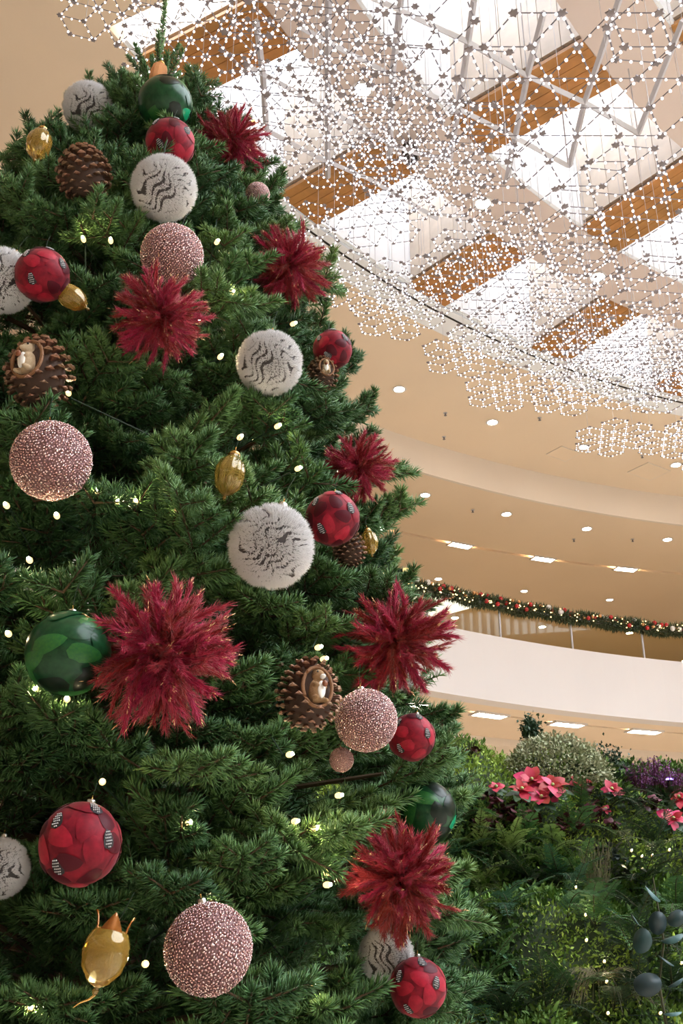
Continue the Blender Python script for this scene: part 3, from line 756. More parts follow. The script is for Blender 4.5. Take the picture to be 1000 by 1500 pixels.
# glass drops (unit half height)
drop_me = MB().lathe([(.001, -1.0), (.05, -.98), (.07, -.90), (.04, -.82), (.22, -.72), (.46, -.42), (.55, -.05), (.54, .22), (.44, .55), (.30, .72), (.22, .78), (.25, .84), (.20, .86)], 40, flute=.05, nf=10).mesh('glass_body', M['amber'], True)
drop_cap = MB().lathe([(.21, .84), (.24, .88), (.18, .98), (.06, 1.04), (.001, 1.05)], 18).mesh('cap', M['gold'], True)
crown_body = MB().lathe([(.001, -1.0), (.06, -.97), (.09, -.88), (.05, -.82), (.26, -.72), (.50, -.42), (.58, -.05), (.56, .22), (.44, .48), (.36, .54)], 40).mesh('glass_body', M['amber'], True)
def crown_petal(h, lean):
    b = MB(); vs = []
    for i, t in enumerate((0, .35, .7, 1)):
        wd = .26 * (1 - t) ** .8 + .01; z = .50 + h * t; r = .36 + lean * t * t
        vs += [(r, -wd, z), (r + .03, 0, z), (r, wd, z), (r - .03, 0, z)]
    b.add(vs, [(i * 4 + j, i * 4 + (j + 1) % 4, i * 4 + 4 + (j + 1) % 4, i * 4 + 4 + j) for i in range(3) for j in range(4)] + [(12, 13, 14, 15)])
    return b.mesh('crown_petal', M['amber_dark'], True)
petal_me = crown_petal(.42, .12)
def animal(mbody, scale_):
    """small squirrel figurine sitting upright, looking along +X: one continuous body"""
    b = MB()
    b.sphere((0, 0, -.10), .34, 16, 12, sc_=(.9, .85, 1.25)); b.sphere((.06, 0, .42), .23, 16, 12, sc_=(1.05, .9, .95)); b.sphere((.25, 0, .37), .12, 12, 8, sc_=(1.3, .8, .75))
    for s in (-1, 1):
        b.sphere((-.02, s * .13, .66), .075, 10, 7, sc_=(.6, .8, 1.5)); b.sphere((.20, s * .20, .05), .085, 10, 8, sc_=(1.8, .8, .9), M=Euler((0, .5, -s * .5)).to_matrix())
        b.sphere((.20, s * .20, -.42), .11, 10, 8, sc_=(1.7, .9, .8))
    me = b.mesh('animal_figurine', mbody, True)
    o = bpy.data.objects.new('tmp', me); md = o.modifiers.new('r', 'REMESH'); md.mode = 'VOXEL'; md.voxel_size = .035; md.use_smooth_shade = True
    sm = o.modifiers.new('s', 'SMOOTH'); sm.iterations = 3
    C.objects.link(o); dg = bpy.context.evaluated_depsgraph_get(); res = bpy.data.meshes.new_from_object(o.evaluated_get(dg)); bpy.data.objects.remove(o); res.name = 'animal_figurine'
    if not res.materials: res.materials.append(mbody)
    return res
ani = {'cream': animal(M['cream'], 1), 'tan': animal(M['tan'], 1)}
belly_me = MB().sphere((.26, 0, -.10), .2, 14, 10, sc_=(.45, .8, 1.5)).mesh('belly', M['belly'], True)
muzzle_me = MB().sphere((.30, 0, .34), .11, 12, 8, sc_=(1.1, .85, .75)).mesh('muzzle', M['belly'], True)
eye_me = MB().sphere((0, 0, 0), .035, 10, 7).mesh('eye', M['black'], True)
nut_me = MB().sphere((.42, 0, .06), .10, 12, 9, sc_=(.8, 1, 1.1)).mesh('nut', M['nut'], True)

def animal_cone(t, o_dir, body, rnd):
    pass
for idx, (kind, p, r, lab) in enumerate(orn):
    cat = {'fur': 'bauble', 'green': 'bauble', 'red': 'bauble', 'glitter': 'bauble', 'pompom': 'pompom', 'cone': 'pinecone', 'cone_animal': 'pinecone'}.get(kind, 'ornament')
    nm = {'fur': 'furry_ball', 'green': 'feather_ball', 'red': 'velvet_ball', 'glitter': 'glitter_ball', 'pompom': 'feather_pompom', 'cone': 'pinecone', 'cone_animal': 'pinecone_with_animal', 'drop': 'glass_drop', 'drop_crown': 'crowned_glass_drop', 'lantern': 'copper_lantern'}[kind]
    grp = {'fur': 'furry balls on the tree', 'green': 'green balls on the tree', 'red': 'red velvet balls on the tree', 'glitter': 'glitter balls on the tree', 'pompom': 'red feather pompoms on the tree', 'cone': 'pinecones on the tree', 'cone_animal': 'pinecones on the tree', 'drop': 'gold glass drops on the tree', 'drop_crown': 'gold glass drops on the tree'}.get(kind)
    rr = random.Random(idx * 13 + 5)
    yaw = face_dir(p)                                        # local +X looks towards the hall in front of the tree
    base = Matrix.Translation(p) @ Matrix.Rotation(yaw, 4, 'Z')
    t = thing(nm, lab, cat, group=grp, M=base @ Matrix.Rotation(rr.uniform(-.25, .25), 4, 'X') @ Matrix.Scale(r, 4))
    if kind == 'fur':
        Rr = Euler((rr.uniform(-1.1, 1.1), rr.uniform(-.5, .5), 1.75 + rr.choice((0, 3.14)) + rr.uniform(-.5, .5))).to_matrix().to_4x4()
        link('backing', bk, t, M=Rr); o = link('pile', fur_me, t, M=Rr); o['kind'] = 'stuff'; hanger(t)
    elif kind in ('red', 'green'):
        link('ball', BALL[kind], t); hanger(t)
        dirs = sphere_pts(30); 
        for k in range(30):
            dv = Vector(dirs[(k * 7) % 30]); q = dv.to_track_quat('Z', 'Y').to_matrix().to_4x4()
            ps = PATCH[kind]; me = rr.choice(ps if kind == 'red' else ps[:3] + ps[:2])
            if kind == 'green' and k == 3: me = ps[3]
            link('feather', me, t, M=q @ Matrix.Rotation(rr.uniform(0, 6.28), 4, 'Z') @ Matrix.Scale(1.004 + .0009 * k, 4))
        if kind == 'red':
            for k, (az, el) in enumerate([(-.75, .35), (.7, .15), (-.5, -.75), (.25, .95), (2.4, .2)]):
                dv = Vector((math.cos(az) * math.cos(el), math.sin(az) * math.cos(el), math.sin(el)))
                link('spotted_feather', SPOT, t, M=dv.to_track_quat('Z', 'Y').to_matrix().to_4x4() @ Matrix.Rotation(rr.uniform(-.5, .5) + 1.57, 4, 'Z') @ Matrix.Scale(1.034, 4))
    elif kind == 'glitter':
        Rr = Euler((rr.uniform(0, 6), rr.uniform(0, 6), 0)).to_matrix().to_4x4()
        link('ball', gb, t); o = link('glitter', chip_me, t, M=Rr); o['kind'] = 'stuff'; hanger(t)
    elif kind == 'pompom':
        link('core', pom_core, t)
        for k, dv in enumerate(sphere_pts(170)):
            dv = Vector(dv + np.array([rr.gauss(0, .15) for _ in range(3)])); dv.z -= .12
            q = dv.to_track_quat('Z', 'Y').to_matrix().to_4x4()
            L = rr.choice((.6, .8, .95, 1.05)) * rr.uniform(.88, 1.12)
            link('feather', plumes[rr.randrange(8)], t, M=Matrix.Translation(dv.normalized() * .10) @ q @ Matrix.Rotation(rr.uniform(0, 6.28), 4, 'Z') @ Matrix.Scale(L * .92, 4))
    elif kind in ('cone', 'cone_animal'):
        link('core', core_me, t)
        hole = kind == 'cone_animal'
        left = idx % 2 == 0
        hd = Vector((.86, -.55 if '  ' in lab or 'squirrel' in lab else .32, .12)).normalized()
        N = 120
        for k in range(N):
            zz = -.92 + 1.86 * (k + .5) / N; q = k * 2.39996
            rc = float(np.interp(zz, [-1, -.5, 0, .45, .85, 1], [.1, .66, .72, .60, .32, .02]))
            tl = float(np.interp(zz, [-1, -.3, .4, 1], [-.75, -.05, .45, 1.15]))
            dv = Vector((math.cos(q) * math.cos(tl), math.sin(q) * math.cos(tl), math.sin(tl)))
            pos = Vector((rc * .80 * math.cos(q), rc * .80 * math.sin(q), zz * .92))
            if hole and (pos.normalized() - hd).length < .70: continue
            Y = Vector((-math.sin(q), math.cos(q), 0)); m3 = Matrix((dv, Y, dv.cross(Y))).transposed().to_4x4()
            s_ = .40 * (.75 + .35 * (1 - abs(zz)))
            link('scale', scale_me, t, M=Matrix.Translation(pos) @ m3 @ Matrix.Scale(s_, 4))
        if hole:
            Z = Vector((0, 0, 1)); Yh = Z.cross(hd).normalized(); Zh = hd.cross(Yh)
            A = Matrix((hd, Yh, Zh)).transposed().to_4x4()
            rim = MB().tube([(.70, .45 * math.cos(q), .60 * math.sin(q)) for q in [2 * math.pi * k / 24 for k in range(25)]], .055, 7).build('rim', M['rim'], t); rim.matrix_basis = A
            cv = MB().sphere((.46, 0, 0), .3, 16, 10, sc_=(.9, 1.3, 1.6)).build('cavity_shade', M['cone_core'], t, True); cv.matrix_basis = A  # solid dark ellipsoid, the shade inside the opening put into its colour
            body = 'tan' if 'tan' in lab else 'cream'
            fa = Matrix.Translation(hd * .62 + Vector((0, 0, -.02))) @ A @ Matrix.Rotation(-.35 if body == 'cream' else .35, 4, 'Z') @ Matrix.Scale(.88, 4)
            fg = link('animal_figurine', ani[body], t, M=fa)
            link('belly', belly_me, fg); link('muzzle', muzzle_me, fg) if body == 'tan' else None
            link('nut', nut_me, fg)
            for s in (-1, 1): link('eye', eye_me, fg, loc=(.22, s * .155, .49))
    elif kind == 'drop':
        if 'tilted' in lab: t.matrix_basis = base @ Matrix.Rotation(1.0, 4, 'X') @ Matrix.Scale(r, 4)
        link('glass_body', drop_me, t); link('cap', drop_cap, t); link('hanging_loop', loop_me, t); link('thread', thread_me, t)
    elif kind == 'drop_crown':
        link('glass_body', crown_body, t)
        for k in range(4): link('crown_petal', petal_me, t, M=Matrix.Rotation(R_(90 * k + 180), 4, 'Z'))
        MB().tube([(0, 0, .45), (.05, .15, .9), (.1, .3, 1.5)], .015, 5).build('thread', M['cable'], t)
        MB().tube([(0, 0, -.98), (.05, -.1, -1.1), (.06, -.3, -1.22), (.05, -.42, -1.35)], .035, 6, r2=.01).build('tail', M['gold'], t)
    else:
        MB().lathe([(.001, -.9), (.42, -.85), (.5, -.5), (.52, .1), (.46, .55), (.2, .8), (.001, .85)], 24, flute=.03, nf=12).build('body', M['copper'], t, True)
        link('cap', drop_cap, t); link('hanging_loop', loop_me, t)

# ------------------------------------------------------------------ fairy lights on the tree
BPX = [(122, 350), (162, 352), (318, 354), (340, 428), (323, 522), (100, 575), (372, 178), (430, 474), (290, 470), (141, 720), (9, 740), (83, 755), (172, 735), (198, 735), (259, 747), (407, 624), (437, 686), (43, 820), (90, 940), (98, 1024), (12, 928), (475, 965), (467, 948), (461, 1213), (433, 1203), (480, 1278), (480, 1296), (456, 1440), (277, 1205), (213, 1412), (45, 1475), (497, 1165), (150, 1145), (595, 835), (300, 1330), (425, 1105), (352, 640), (52, 1010)]
BPX.sort(key=lambda q: q[1])
bp = [BPX.pop(0)]
while BPX: q = min(BPX, key=lambda e: (e[0] - bp[-1][0]) ** 2 + (e[1] - bp[-1][1]) ** 2); BPX.remove(q); bp.append(q)
BPX = bp
lst = thing('fairy_light_string', 'string of small warm white fairy lights wound through the fir tree', 'light string', (TX, TY, 1.2)); li = Matrix.Translation(-lst.location)
bulb_core = MB().sphere((0, 0, .007), .0036, 8, 6).mesh('core', M['bulbcore'], True)
bulb_me = MB().lathe([(.001, .009), (.004, .006), (.0062, .000), (.0055, -.006), (.004, -.010)], 10).mesh('bulb', M['bulb'], True)
sock_me = MB().lathe([(.0045, -.008), (.005, -.024), (.001, -.025)], 8).mesh('socket', M['cable'])
pts = []
for q in BPX:
    p = on_tree(*q, .985); dv = (p - Vector((TX, TY, p.z))).normalized(); m = dv.to_track_quat('Z', 'Y').to_matrix().to_4x4()
    o = link('bulb', bulb_me, lst, M=li @ Matrix.Translation(p) @ m); link('core', bulb_core, o); link('socket', sock_me, o); pts.append(p - dv * .022)
cp = []
for a, c in zip(pts[:-1], pts[1:]):
    cp.append(a); mid = (a + c) / 2; dv = Vector((mid.x - TX, mid.y - TY, 0)).normalized(); cp.append(Vector((TX, TY, mid.z)) + dv * (prof(mid.z) * .80))
cp.append(pts[-1])
o = MB().tube(cp, .0018, 5).build('cable', M['cable'], lst); o.matrix_basis = li
# ------------------------------------------------------------------ the mossy planted bank
BX0, BX1 = -1.6, 4.2
def bank_z(x, y):
    yy = y + .10 * math.sin(x * 2.1 + .4) - .05 * math.sin(x * 5.3)
    z = float(np.interp(yy, [3.9, 4.0, 4.25, 4.45, 4.62, 4.95, 5.15, 5.6, 6.1, 6.4], [0, 1.0, 1.42, 1.52, 1.86, 2.04, 2.36, 2.70, 2.62, 0]))
    n = noise.noise(Vector((x * 2.6, y * 2.6, 0))) * .13 + noise.noise(Vector((x * 7, y * 7, 3))) * .05
    drop = .06 * max(0, x - .6)
    return max(0, z + n * min(1, z) - drop * min(1, z))
def on_bank(px, py, lift=0):
    r = ray(px, py).normalized()
    for s in np.arange(3.2, 8, .01):
        p = Vector((0, 0, EYE)) + r * s
        if p.z - lift < bank_z(p.x, p.y): return p
    r = ray(px, py); s = 5.5 / r.y; q = Vector((0, 0, EYE)) + r * s
    return Vector((q.x, q.y, bank_z(q.x, q.y)))
M['soil'] = mat('dark soil and moss', (.022, .035, .012), .9, noise_scale=5, col2=(.03, .055, .015))
M['moss'] = mat('moss', (.17, .30, .045), .8, noise_scale=3.2, col2=(.04, .10, .028))
M['moss_y'] = mat('bright moss', (.42, .54, .09), .8, noise_scale=4, col2=(.22, .36, .07))
M['frond_g'] = mat('mid green frond', (.09, .21, .07), .6, rand=.3)
M['frond_y'] = mat('yellow green frond', (.34, .46, .16), .6, rand=.25)
M['frond_b'] = mat('blue green frond', (.08, .20, .11), .6, rand=.3)
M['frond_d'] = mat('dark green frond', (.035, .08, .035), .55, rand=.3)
M['pale'] = mat('pale variegated leaf', (.42, .42, .28), .7, noise_scale=20, col2=(.28, .32, .17))
M['poin'] = mat('pink red bract', (.50, .030, .065), .5, rand=.35)
M['poin_r'] = mat('scarlet bract', (.42, .008, .014), .5, rand=.2)
M['wine'] = mat('wine red leaf', (.085, .012, .022), .45, rand=.3)
M['purple'] = mat('purple heather flower', (.20, .06, .20), .7)
M['violet'] = glow('violet light', (.35, .22, 1), 4, False)
M['euc'] = mat('blue grey eucalyptus leaf', (.035, .08, .085), .45, rand=.6)
M['straw'] = mat('dry grass', (.16, .14, .075), .7)
M['stem'] = mat('plant stem', (.06, .06, .025), .7)
bank = thing('planted_bank', 'stepped mossy green bank behind the Christmas tree', 'planting', (1.3, 5, 0))
b = MB(); nx, ny = 110, 52
xs = np.linspace(BX0, BX1, nx); ys = np.linspace(3.85, 6.45, ny)
b.add([(x - 1.3, y - 5, bank_z(x, y) - .02) for x in xs for y in ys], [(i * ny + j, (i + 1) * ny + j, (i + 1) * ny + j + 1, i * ny + j + 1) for i in range(nx - 1) for j in range(ny - 1)])
b.build('earth', M['soil'], bank, True)
# leaves: folded diamonds
def leaves(B, D, N, L, W):
    n = len(B); L = np.broadcast_to(np.asarray(L, float), n)[:, None]; W = np.broadcast_to(np.asarray(W, float), n)[:, None]
    S = np.cross(D, N); S /= np.maximum(np.linalg.norm(S, axis=1, keepdims=True), 1e-6); U = np.cross(S, D)
    V = np.empty((n, 5, 3)); V[:, 0] = B; V[:, 1] = B + D * L * .5 + S * W + U * W * .35; V[:, 2] = B + D * L * .5; V[:, 3] = B + D * L * .5 - S * W + U * W * .35; V[:, 4] = B + D * L - U * L * .08
    t = np.array([[0, 1, 2], [0, 2, 3], [1, 4, 2], [2, 4, 3]])
    return V.reshape(-1, 3), (t[None] + (np.arange(n) * 5)[:, None, None]).reshape(-1, 3)
def unit(A): return A / np.maximum(np.linalg.norm(A, axis=1, keepdims=True), 1e-6)
Bp, Dn, My = [], [], []
rb = random.Random(3)
while len(Bp) < 95000:
    x = rb.uniform(-.2, 3.0); y = rb.uniform(3.95, 5.9); z = bank_z(x, y); e = .03
    nrm = Vector((bank_z(x - e, y) - bank_z(x + e, y), bank_z(x, y - e) - bank_z(x, y + e), 2 * e)); st = nrm.length / (2 * e)
    nrm.normalize()
    for _ in range(int(min(5, st) + rb.random())):
        zz = z
        Bp.append((x + rb.gauss(0, .012) - 1.3, y + rb.gauss(0, .012) - 5, zz + rb.gauss(0, .012))); Dn.append(tuple(nrm))
        My.append(noise.noise(Vector((x * 1.7, y * 1.7, z * 1.5))) + rb.gauss(0, .1) + (.45 if x < 1.15 and y > 5.0 else 0) + (.3 if 4.2 < y < 4.55 and .7 < x < 1.6 else 0) > .12)
Bp = np.array(Bp); Dn = np.array(Dn); My = np.array(My)
D = unit(Dn + rng.normal(0, .65, Dn.shape)); L_ = rng.uniform(.014, .036, len(Bp)) * np.where(My, .8, 1.15)
V, T = leaves(Bp, D, unit(rng.normal(size=Bp.shape)), L_, L_ * .22)
o = link('moss', trimesh('moss', V, T, [M['moss'], M['moss_y']], np.repeat(My.astype(int), 4)), bank); o['kind'] = 'stuff'

def frond_mesh(L, m, droop, seed, pin=.24, leaf=.0085, n_pin=17):
    """a feathery arching sprig growing along +X and up"""
    r = np.random.default_rng(seed); B, D, N = [], [], []
    pts = [Vector((L * t * (1 - .15 * droop * t), 0, L * (.55 * t - droop * t * t))) for t in np.linspace(0, 1, 9)]
    def P_(t): i = min(7, int(t * 8)); return pts[i].lerp(pts[i + 1], t * 8 - i)
    for k in range(n_pin):
        t = .12 + .86 * k / n_pin
        for s in (-1, 1):
            a = R_(52 + r.normal(0, 8)); l = L * pin * (1.05 - .75 * t) * r.uniform(.8, 1.2)
            d0 = np.array((math.cos(a), s * math.sin(a), .15 - droop * t * .6)); d0 /= np.linalg.norm(d0); p0 = np.array(P_(t))
            m_ = max(3, int(l / (leaf * .45)))
            for j in range(m_):
                u = (j + .5) / m_
                for s2 in (-1, 1):
                    dd = d0 + s2 * np.cross(d0, (0, 0, 1)) * .8 + r.normal(0, .15, 3); B.append(p0 + d0 * l * u); D.append(dd); N.append((0, 0, 1))
    B, D, N = np.array(B), unit(np.array(D)), np.array(N, float)
    V, T = leaves(B, D, N, leaf * r.uniform(.8, 1.2, len(B)), leaf * .24)
    V2, T2 = np_tube(pts, .003, 4)
    V, T, mi = cat_parts([(V, T, 0), (V2, T2, 1)]); return trimesh('fronds', V, T, [m, M['stem']], mi)
FR = {c: [frond_mesh(.26, M['frond_' + c], dr, k) for k, dr in enumerate((.25, .6, .95))] for c in 'gybd'}
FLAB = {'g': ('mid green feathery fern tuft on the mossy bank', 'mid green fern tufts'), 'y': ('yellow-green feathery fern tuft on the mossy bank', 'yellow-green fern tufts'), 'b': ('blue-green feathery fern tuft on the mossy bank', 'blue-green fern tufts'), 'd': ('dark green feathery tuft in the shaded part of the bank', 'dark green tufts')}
def tuft(px, py, c, n=6, s=1.0, front=0):
    p = on_bank(px, py); p = p - Vector((0, front, .015))
    t = thing('fern_tuft', FLAB[c][0], 'fern', p, FLAB[c][1]); rr = random.Random(px * 7 + py)
    for k in range(n):
        link('frond', rr.choice(FR[c]), t, M=Matrix.Rotation(rr.uniform(-2.9, -.2) if k < n - 1 else rr.uniform(0, 3), 4, 'Z') @ Matrix.Rotation(-rr.uniform(-.1, .7), 4, 'Y') @ Matrix.Scale(s * rr.uniform(.75, 1.15), 4))
for a in [(660, 1100, 'y', 5, .6), (700, 1240, 'y', 9, .7), (745, 1245, 'y', 9, .7), (680, 1290, 'y', 9, .75), (705, 1300, 'y', 9, .7), (720, 1212, 'y', 8, .6), (800, 1262, 'y', 8, .6), (845, 1275, 'y', 7, .6), (690, 1335, 'y', 8, .65), (660, 1245, 'y', 8, .65), (770, 1205, 'y', 7, .5), (665, 1215, 'g'), (720, 1190, 'g', 5, .7), (770, 1230, 'g'), (810, 1240, 'y', 5, .8), (840, 1220, 'g'), (850, 1180, 'g', 5, .7), (660, 1340, 'b'), (690, 1390, 'b'), (650, 1430, 'b'), (700, 1450, 'g'), (730, 1330, 'b'), (780, 1290, 'd', 7, 1.0), (820, 1290, 'b'), (850, 1300, 'g', 6, 1.0), (830, 1340, 'b'), (870, 1350, 'g'), (910, 1320, 'g', 6, .9), (940, 1290, 'd'), (980, 1290, 'd'), (900, 1230, 'd'), (960, 1240, 'd'), (990, 1330, 'g'), (920, 1390, 'd'), (840, 1450, 'g'), (740, 1490, 'd'), (680, 1490, 'b'), (800, 1480, 'd'), (900, 1470, 'd'), (985, 1450, 'd'), (1000, 1400, 'd'), (640, 1260, 'b'), (890, 1180, 'd'), (930, 1180, 'd', 6, .8), (990, 1180, 'd', 6, .8), (870, 1130, 'd', 6, .9), (905, 1140, 'd', 6, .8), (1020, 1250, 'd'), (630, 1350, 'b'), (635, 1480, 'b'), (955, 1350, 'd'), (930, 1440, 'd')]:
    tuft(*a)
# pale dome shrub on the crest
p = on_bank(815, 1145); t = thing('pale_shrub', 'pale silvery dome-shaped shrub on the crest of the bank', 'shrub', p)
dm = depth(p) / F; n = 5200
d = unit(rng.normal(size=(n, 3))); d[:, 2] = np.abs(d[:, 2]) * 1.0 - .15
cl = sphere_pts(90); near = cl[np.argmax(d @ cl.T, axis=1)]; rad = .72 + .28 * (np.sum(unit(d) * near, 1) - .93) / .07
B = d * np.clip(rad, .5, 1.1)[:, None] * rng.uniform(.82, 1, (n, 1)) * np.array([88 * dm, 70 * dm, 86 * dm])
L_ = rng.uniform(.012, .024, n); V, T = leaves(B, unit(d + rng.normal(0, .7, d.shape)), unit(rng.normal(size=d.shape)), L_, L_ * .33)
o = link('foliage', trimesh('foliage', V, T, M['pale']), t); o['kind'] = 'stuff'
for k in range(14):
    q = Vector(cl[k * 2 + 2]); q.z = abs(q.z); MB().tube([(0, 0, -.05), (q.x * 40 * dm, q.y * 40 * dm, q.z * 60 * dm)], .006, 5, r2=.002).build('stem', M['stem'], t)
# sprig standing on the crest
for px, py, h in [(783, 1062, .07), (895, 1112, .11)]:
    p = on_bank(px, 1120) + Vector((0, .05, 0)); zt = EYE + (p.y) * ray(px, py).z / ray(px, py).y
    t = thing('evergreen_sprig', 'dark bushy sprig rising above the pale shrub' if px < 800 else 'dark leafy sprig standing beside the pale shrub', 'plant', p)
    MB().tube([(0, 0, 0), (0, 0, zt - p.z)], .006, 5, r2=.003).build('stem', M['stem'], t)
    n = 900; B = rng.normal(size=(n, 3)) * np.array([h * .32, h * .32, h * .45]) + np.array([0, 0, zt - p.z - h * .5]); D = unit(rng.normal(size=(n, 3)) + np.array([0, 0, .5]))
    V, T = leaves(B, D, unit(rng.normal(size=(n, 3))), .022, .007); o = link('foliage', trimesh('foliage', V, T, M['frond_d']), t); o['kind'] = 'stuff'
# poinsettias
def bract(L, W):
    b = MB(); vs = []; nu = 7
    for i in range(nu):
        u = i / (nu - 1); wd = W * math.sin(math.pi * min(1, u * .92 + .06)) ** .8; z = .25 * L * u - .35 * L * u * u
        vs += [(L * u, -wd, z + .1 * wd), (L * u, 0, z), (L * u, wd, z + .1 * wd)]
    b.add(vs, [(i * 3 + j, i * 3 + 3 + j, i * 3 + 4 + j, i * 3 + 1 + j) for i in range(nu - 1) for j in range(2)])
    return b
BR = {'pink': bract(.085, .030).mesh('bract', M['poin'], True), 'red': bract(.075, .024).mesh('bract', M['poin_r'], True)}
LF = bract(.09, .028).mesh('leaf', M['frond_d'], True)
EYEM = MB().sphere((0, 0, .01), .009, 8, 6).mesh('flower_eye', M['frond_y'], True)
for i, (px, py, c, s, lab) in enumerate([
    (776, 1160, 'pink', 1.0, 'pink-red poinsettia at the left of the big bloom cluster'), (806, 1172, 'pink', 1.15, 'largest pink-red poinsettia below the pale shrub'), (790, 1186, 'pink', 1.0, 'pink-red poinsettia lowest in the big bloom cluster'), (762, 1172, 'red', .9, 'scarlet poinsettia between the wine leaves and the big bloom cluster'),
    (725, 1162, 'pink', .6, 'small pink poinsettia next to the bright moss on the crest'), (893, 1168, 'pink', .75, 'single pink poinsettia below the dark leafy sprig'), (845, 1158, 'red', .8, 'scarlet poinsettia between the pale shrub and single pink bloom'), (990, 1182, 'red', .9, 'scarlet poinsettia under the purple heather'), (982, 1216, 'pink', .95, 'pink poinsettia below the scarlet one under the heather'), (885, 1190, 'pink', .4, 'tiny pink poinsettia below the single pink bloom')]):
    p = on_bank(px, py + 6); rr = random.Random(i); up = Vector((0, -.07, .06)) * s
    t = thing('poinsettia', lab, 'flower', p, 'poinsettias on the bank')
    MB().tube([(0, 0, -.02), up * .6, up], .004, 5).build('stem', M['stem'], t)
    face = Matrix.Translation(up) @ Matrix.Rotation(R_(48), 4, 'X')
    for k in range(6): link('leaf', LF, t, M=Matrix.Translation(up * .7) @ Matrix.Rotation(R_(30), 4, 'X') @ Matrix.Rotation(R_(60 * k + rr.uniform(-15, 15)), 4, 'Z') @ Matrix.Scale(s, 4))
    for k in range(11):
        link('bract', BR[c], t, M=face @ Matrix.Rotation(R_(137.5 * k + rr.uniform(-18, 18)), 4, 'Z') @ Matrix.Rotation(-R_(4 + 4 * k + rr.uniform(-22, 14)), 4, 'Y') @ Matrix.Rotation(R_(rr.uniform(-25, 25)), 4, 'X') @ Matrix.Scale(s * (1 - .045 * k) * rr.uniform(.8, 1.2), 4))
    link('flower_eye', EYEM, t, M=face)
# wine-red foliage plants
round_leaf = MB(); vs = [(0, 0, 0)] + [(.03 + .03 * math.cos(q) * (1 + .08 * math.cos(5 * q)), .03 * math.sin(q) * (1 + .08 * math.cos(5 * q)), .006 * math.cos(3 * q) - .004) for q in [2 * math.pi * k / 16 for k in range(16)]]
round_leaf.add([(.03, 0, .004)] + vs[1:], [(0, 1 + k, 1 + (k + 1) % 16) for k in range(16)])
RL = round_leaf.mesh('leaf', M['wine'], True)
for i, (px, py, n, s, near) in enumerate([(700, 1170, 20, .8, 'beside the tree-side fern'), (735, 1195, 30, 1, 'under the small pink poinsettia'), (760, 1205, 26, 1, 'under the big bloom cluster'), (715, 1215, 20, .8, 'above the yellow-green ferns'), (840, 1170, 30, 1, 'left of the single pink bloom'), (860, 1195, 24, .9, 'below the single pink bloom'), (830, 1215, 18, .8, 'below the largest bloom cluster, over green ferns'), (770, 1140, 20, .8, 'at the foot of the pale shrub'), (650, 1105, 22, .8, 'on the crest beside the dark crimson ball'), (945, 1185, 20, .9, 'under the purple heather'), (690, 1105, 14, .6, 'on the crest next to the yellow-green sprig'), (885, 1212, 10, .7, 'above the dark glossy plant')]):
    p = on_bank(px, py); t = thing('wine_leaf_plant', 'wine-red leafy plant ' + near, 'plant', p, 'wine-red plants on the bank'); rr = random.Random(i + 40)
    for k in range(n):
        a = rr.uniform(0, 6.28); e = rr.uniform(.1, 1.2); d_ = Vector((math.cos(a) * math.cos(e), math.sin(a) * math.cos(e) - .3, math.sin(e))); 
        link('leaf', RL, t, M=Matrix.Translation(d_ * .075 * s * rr.uniform(.4, 1)) @ Matrix.Rotation(a, 4, 'Z') @ Matrix.Rotation(rr.uniform(-.5, .9), 4, 'Y') @ Matrix.Rotation(rr.uniform(-.6, .6), 4, 'X') @ Matrix.Scale(s * rr.uniform(.6, 1.05), 4))
    b = MB()
    for k in range(5): b.tube([(0, 0, -.03), (rr.uniform(-.04, .04), rr.uniform(-.06, 0), .05)], .003, 4)
    b.build('stems', M['stem'], t)
# purple heather
for i, (px, py) in enumerate([(935, 1165), (960, 1160), (985, 1168)]):
    p = on_bank(px, py); t = thing('heather', ['purple heather tuft beside the dark sprig', 'tallest purple heather tuft in the middle of the three', 'purple heather tuft above the scarlet poinsettia'][i], 'heather', p, 'purple heather tufts')
    n = 46; st = MB(); Bs = []
    for k in range(n):
        a = random.uniform(0, 6.28); r = random.uniform(.01, .09); h = random.uniform(.07, .15) * (1.15 if i == 1 else 1)
        p1 = Vector((r * math.cos(a), r * math.sin(a) - .02, h)); st.tube([(r * .3 * math.cos(a), r * .3 * math.sin(a), -.02), p1], .0018, 3)
        for u in np.linspace(.3, 1, 12): Bs.append(tuple(p1 * u))
    st.build('stems', M['wine'], t); Bs = np.array(Bs) + rng.normal(0, .005, (len(Bs), 3)); D = unit(rng.normal(size=Bs.shape))
    V, T = leaves(Bs, D, unit(rng.normal(size=Bs.shape)), .013, .005); o = link('blossom', trimesh('blossom', V, T, M['purple']), t); o['kind'] = 'stuff'
p = on_bank(978, 1160) + Vector((0, -.05, .05)); t = thing('violet_lamp', 'tiny violet light glowing among the purple heather', 'light', p)
MB().lathe([(.012, -.05), (.012, -.005), (.018, 0)], 10).build('holder', M['dark'], t); MB().sphere((0, 0, .004), .014, 10, 7, sc_=(1.4, 1, .5)).build('lens', M['violet'], t, True)
# dark glossy leafy plant
GL = bract(.075, .013).mesh('leaf', mat('dark glossy leaf', (.02, .035, .032), .3), True)
for px, py, lab in [(890, 1262, 'dark glossy narrow-leaved plant above the wispy grass'), (915, 1285, 'dark glossy narrow-leaved plant nearer the eucalyptus')]:
    p = on_bank(px, py); t = thing('dark_leaf_plant', lab, 'plant', p)
    for k in range(34):
        link('leaf', GL, t, M=Matrix.Translation((random.gauss(0, .05), random.gauss(-.03, .03), random.gauss(.02, .035))) @ Matrix.Rotation(random.uniform(0, 6.28), 4, 'Z') @ Matrix.Rotation(-random.uniform(-.6, .8), 4, 'Y') @ Matrix.Scale(random.uniform(.6, 1.1), 4))
    MB().tube([(0, 0, -.04), (0, -.02, .05)], .004, 5).build('stem', M['stem'], t)
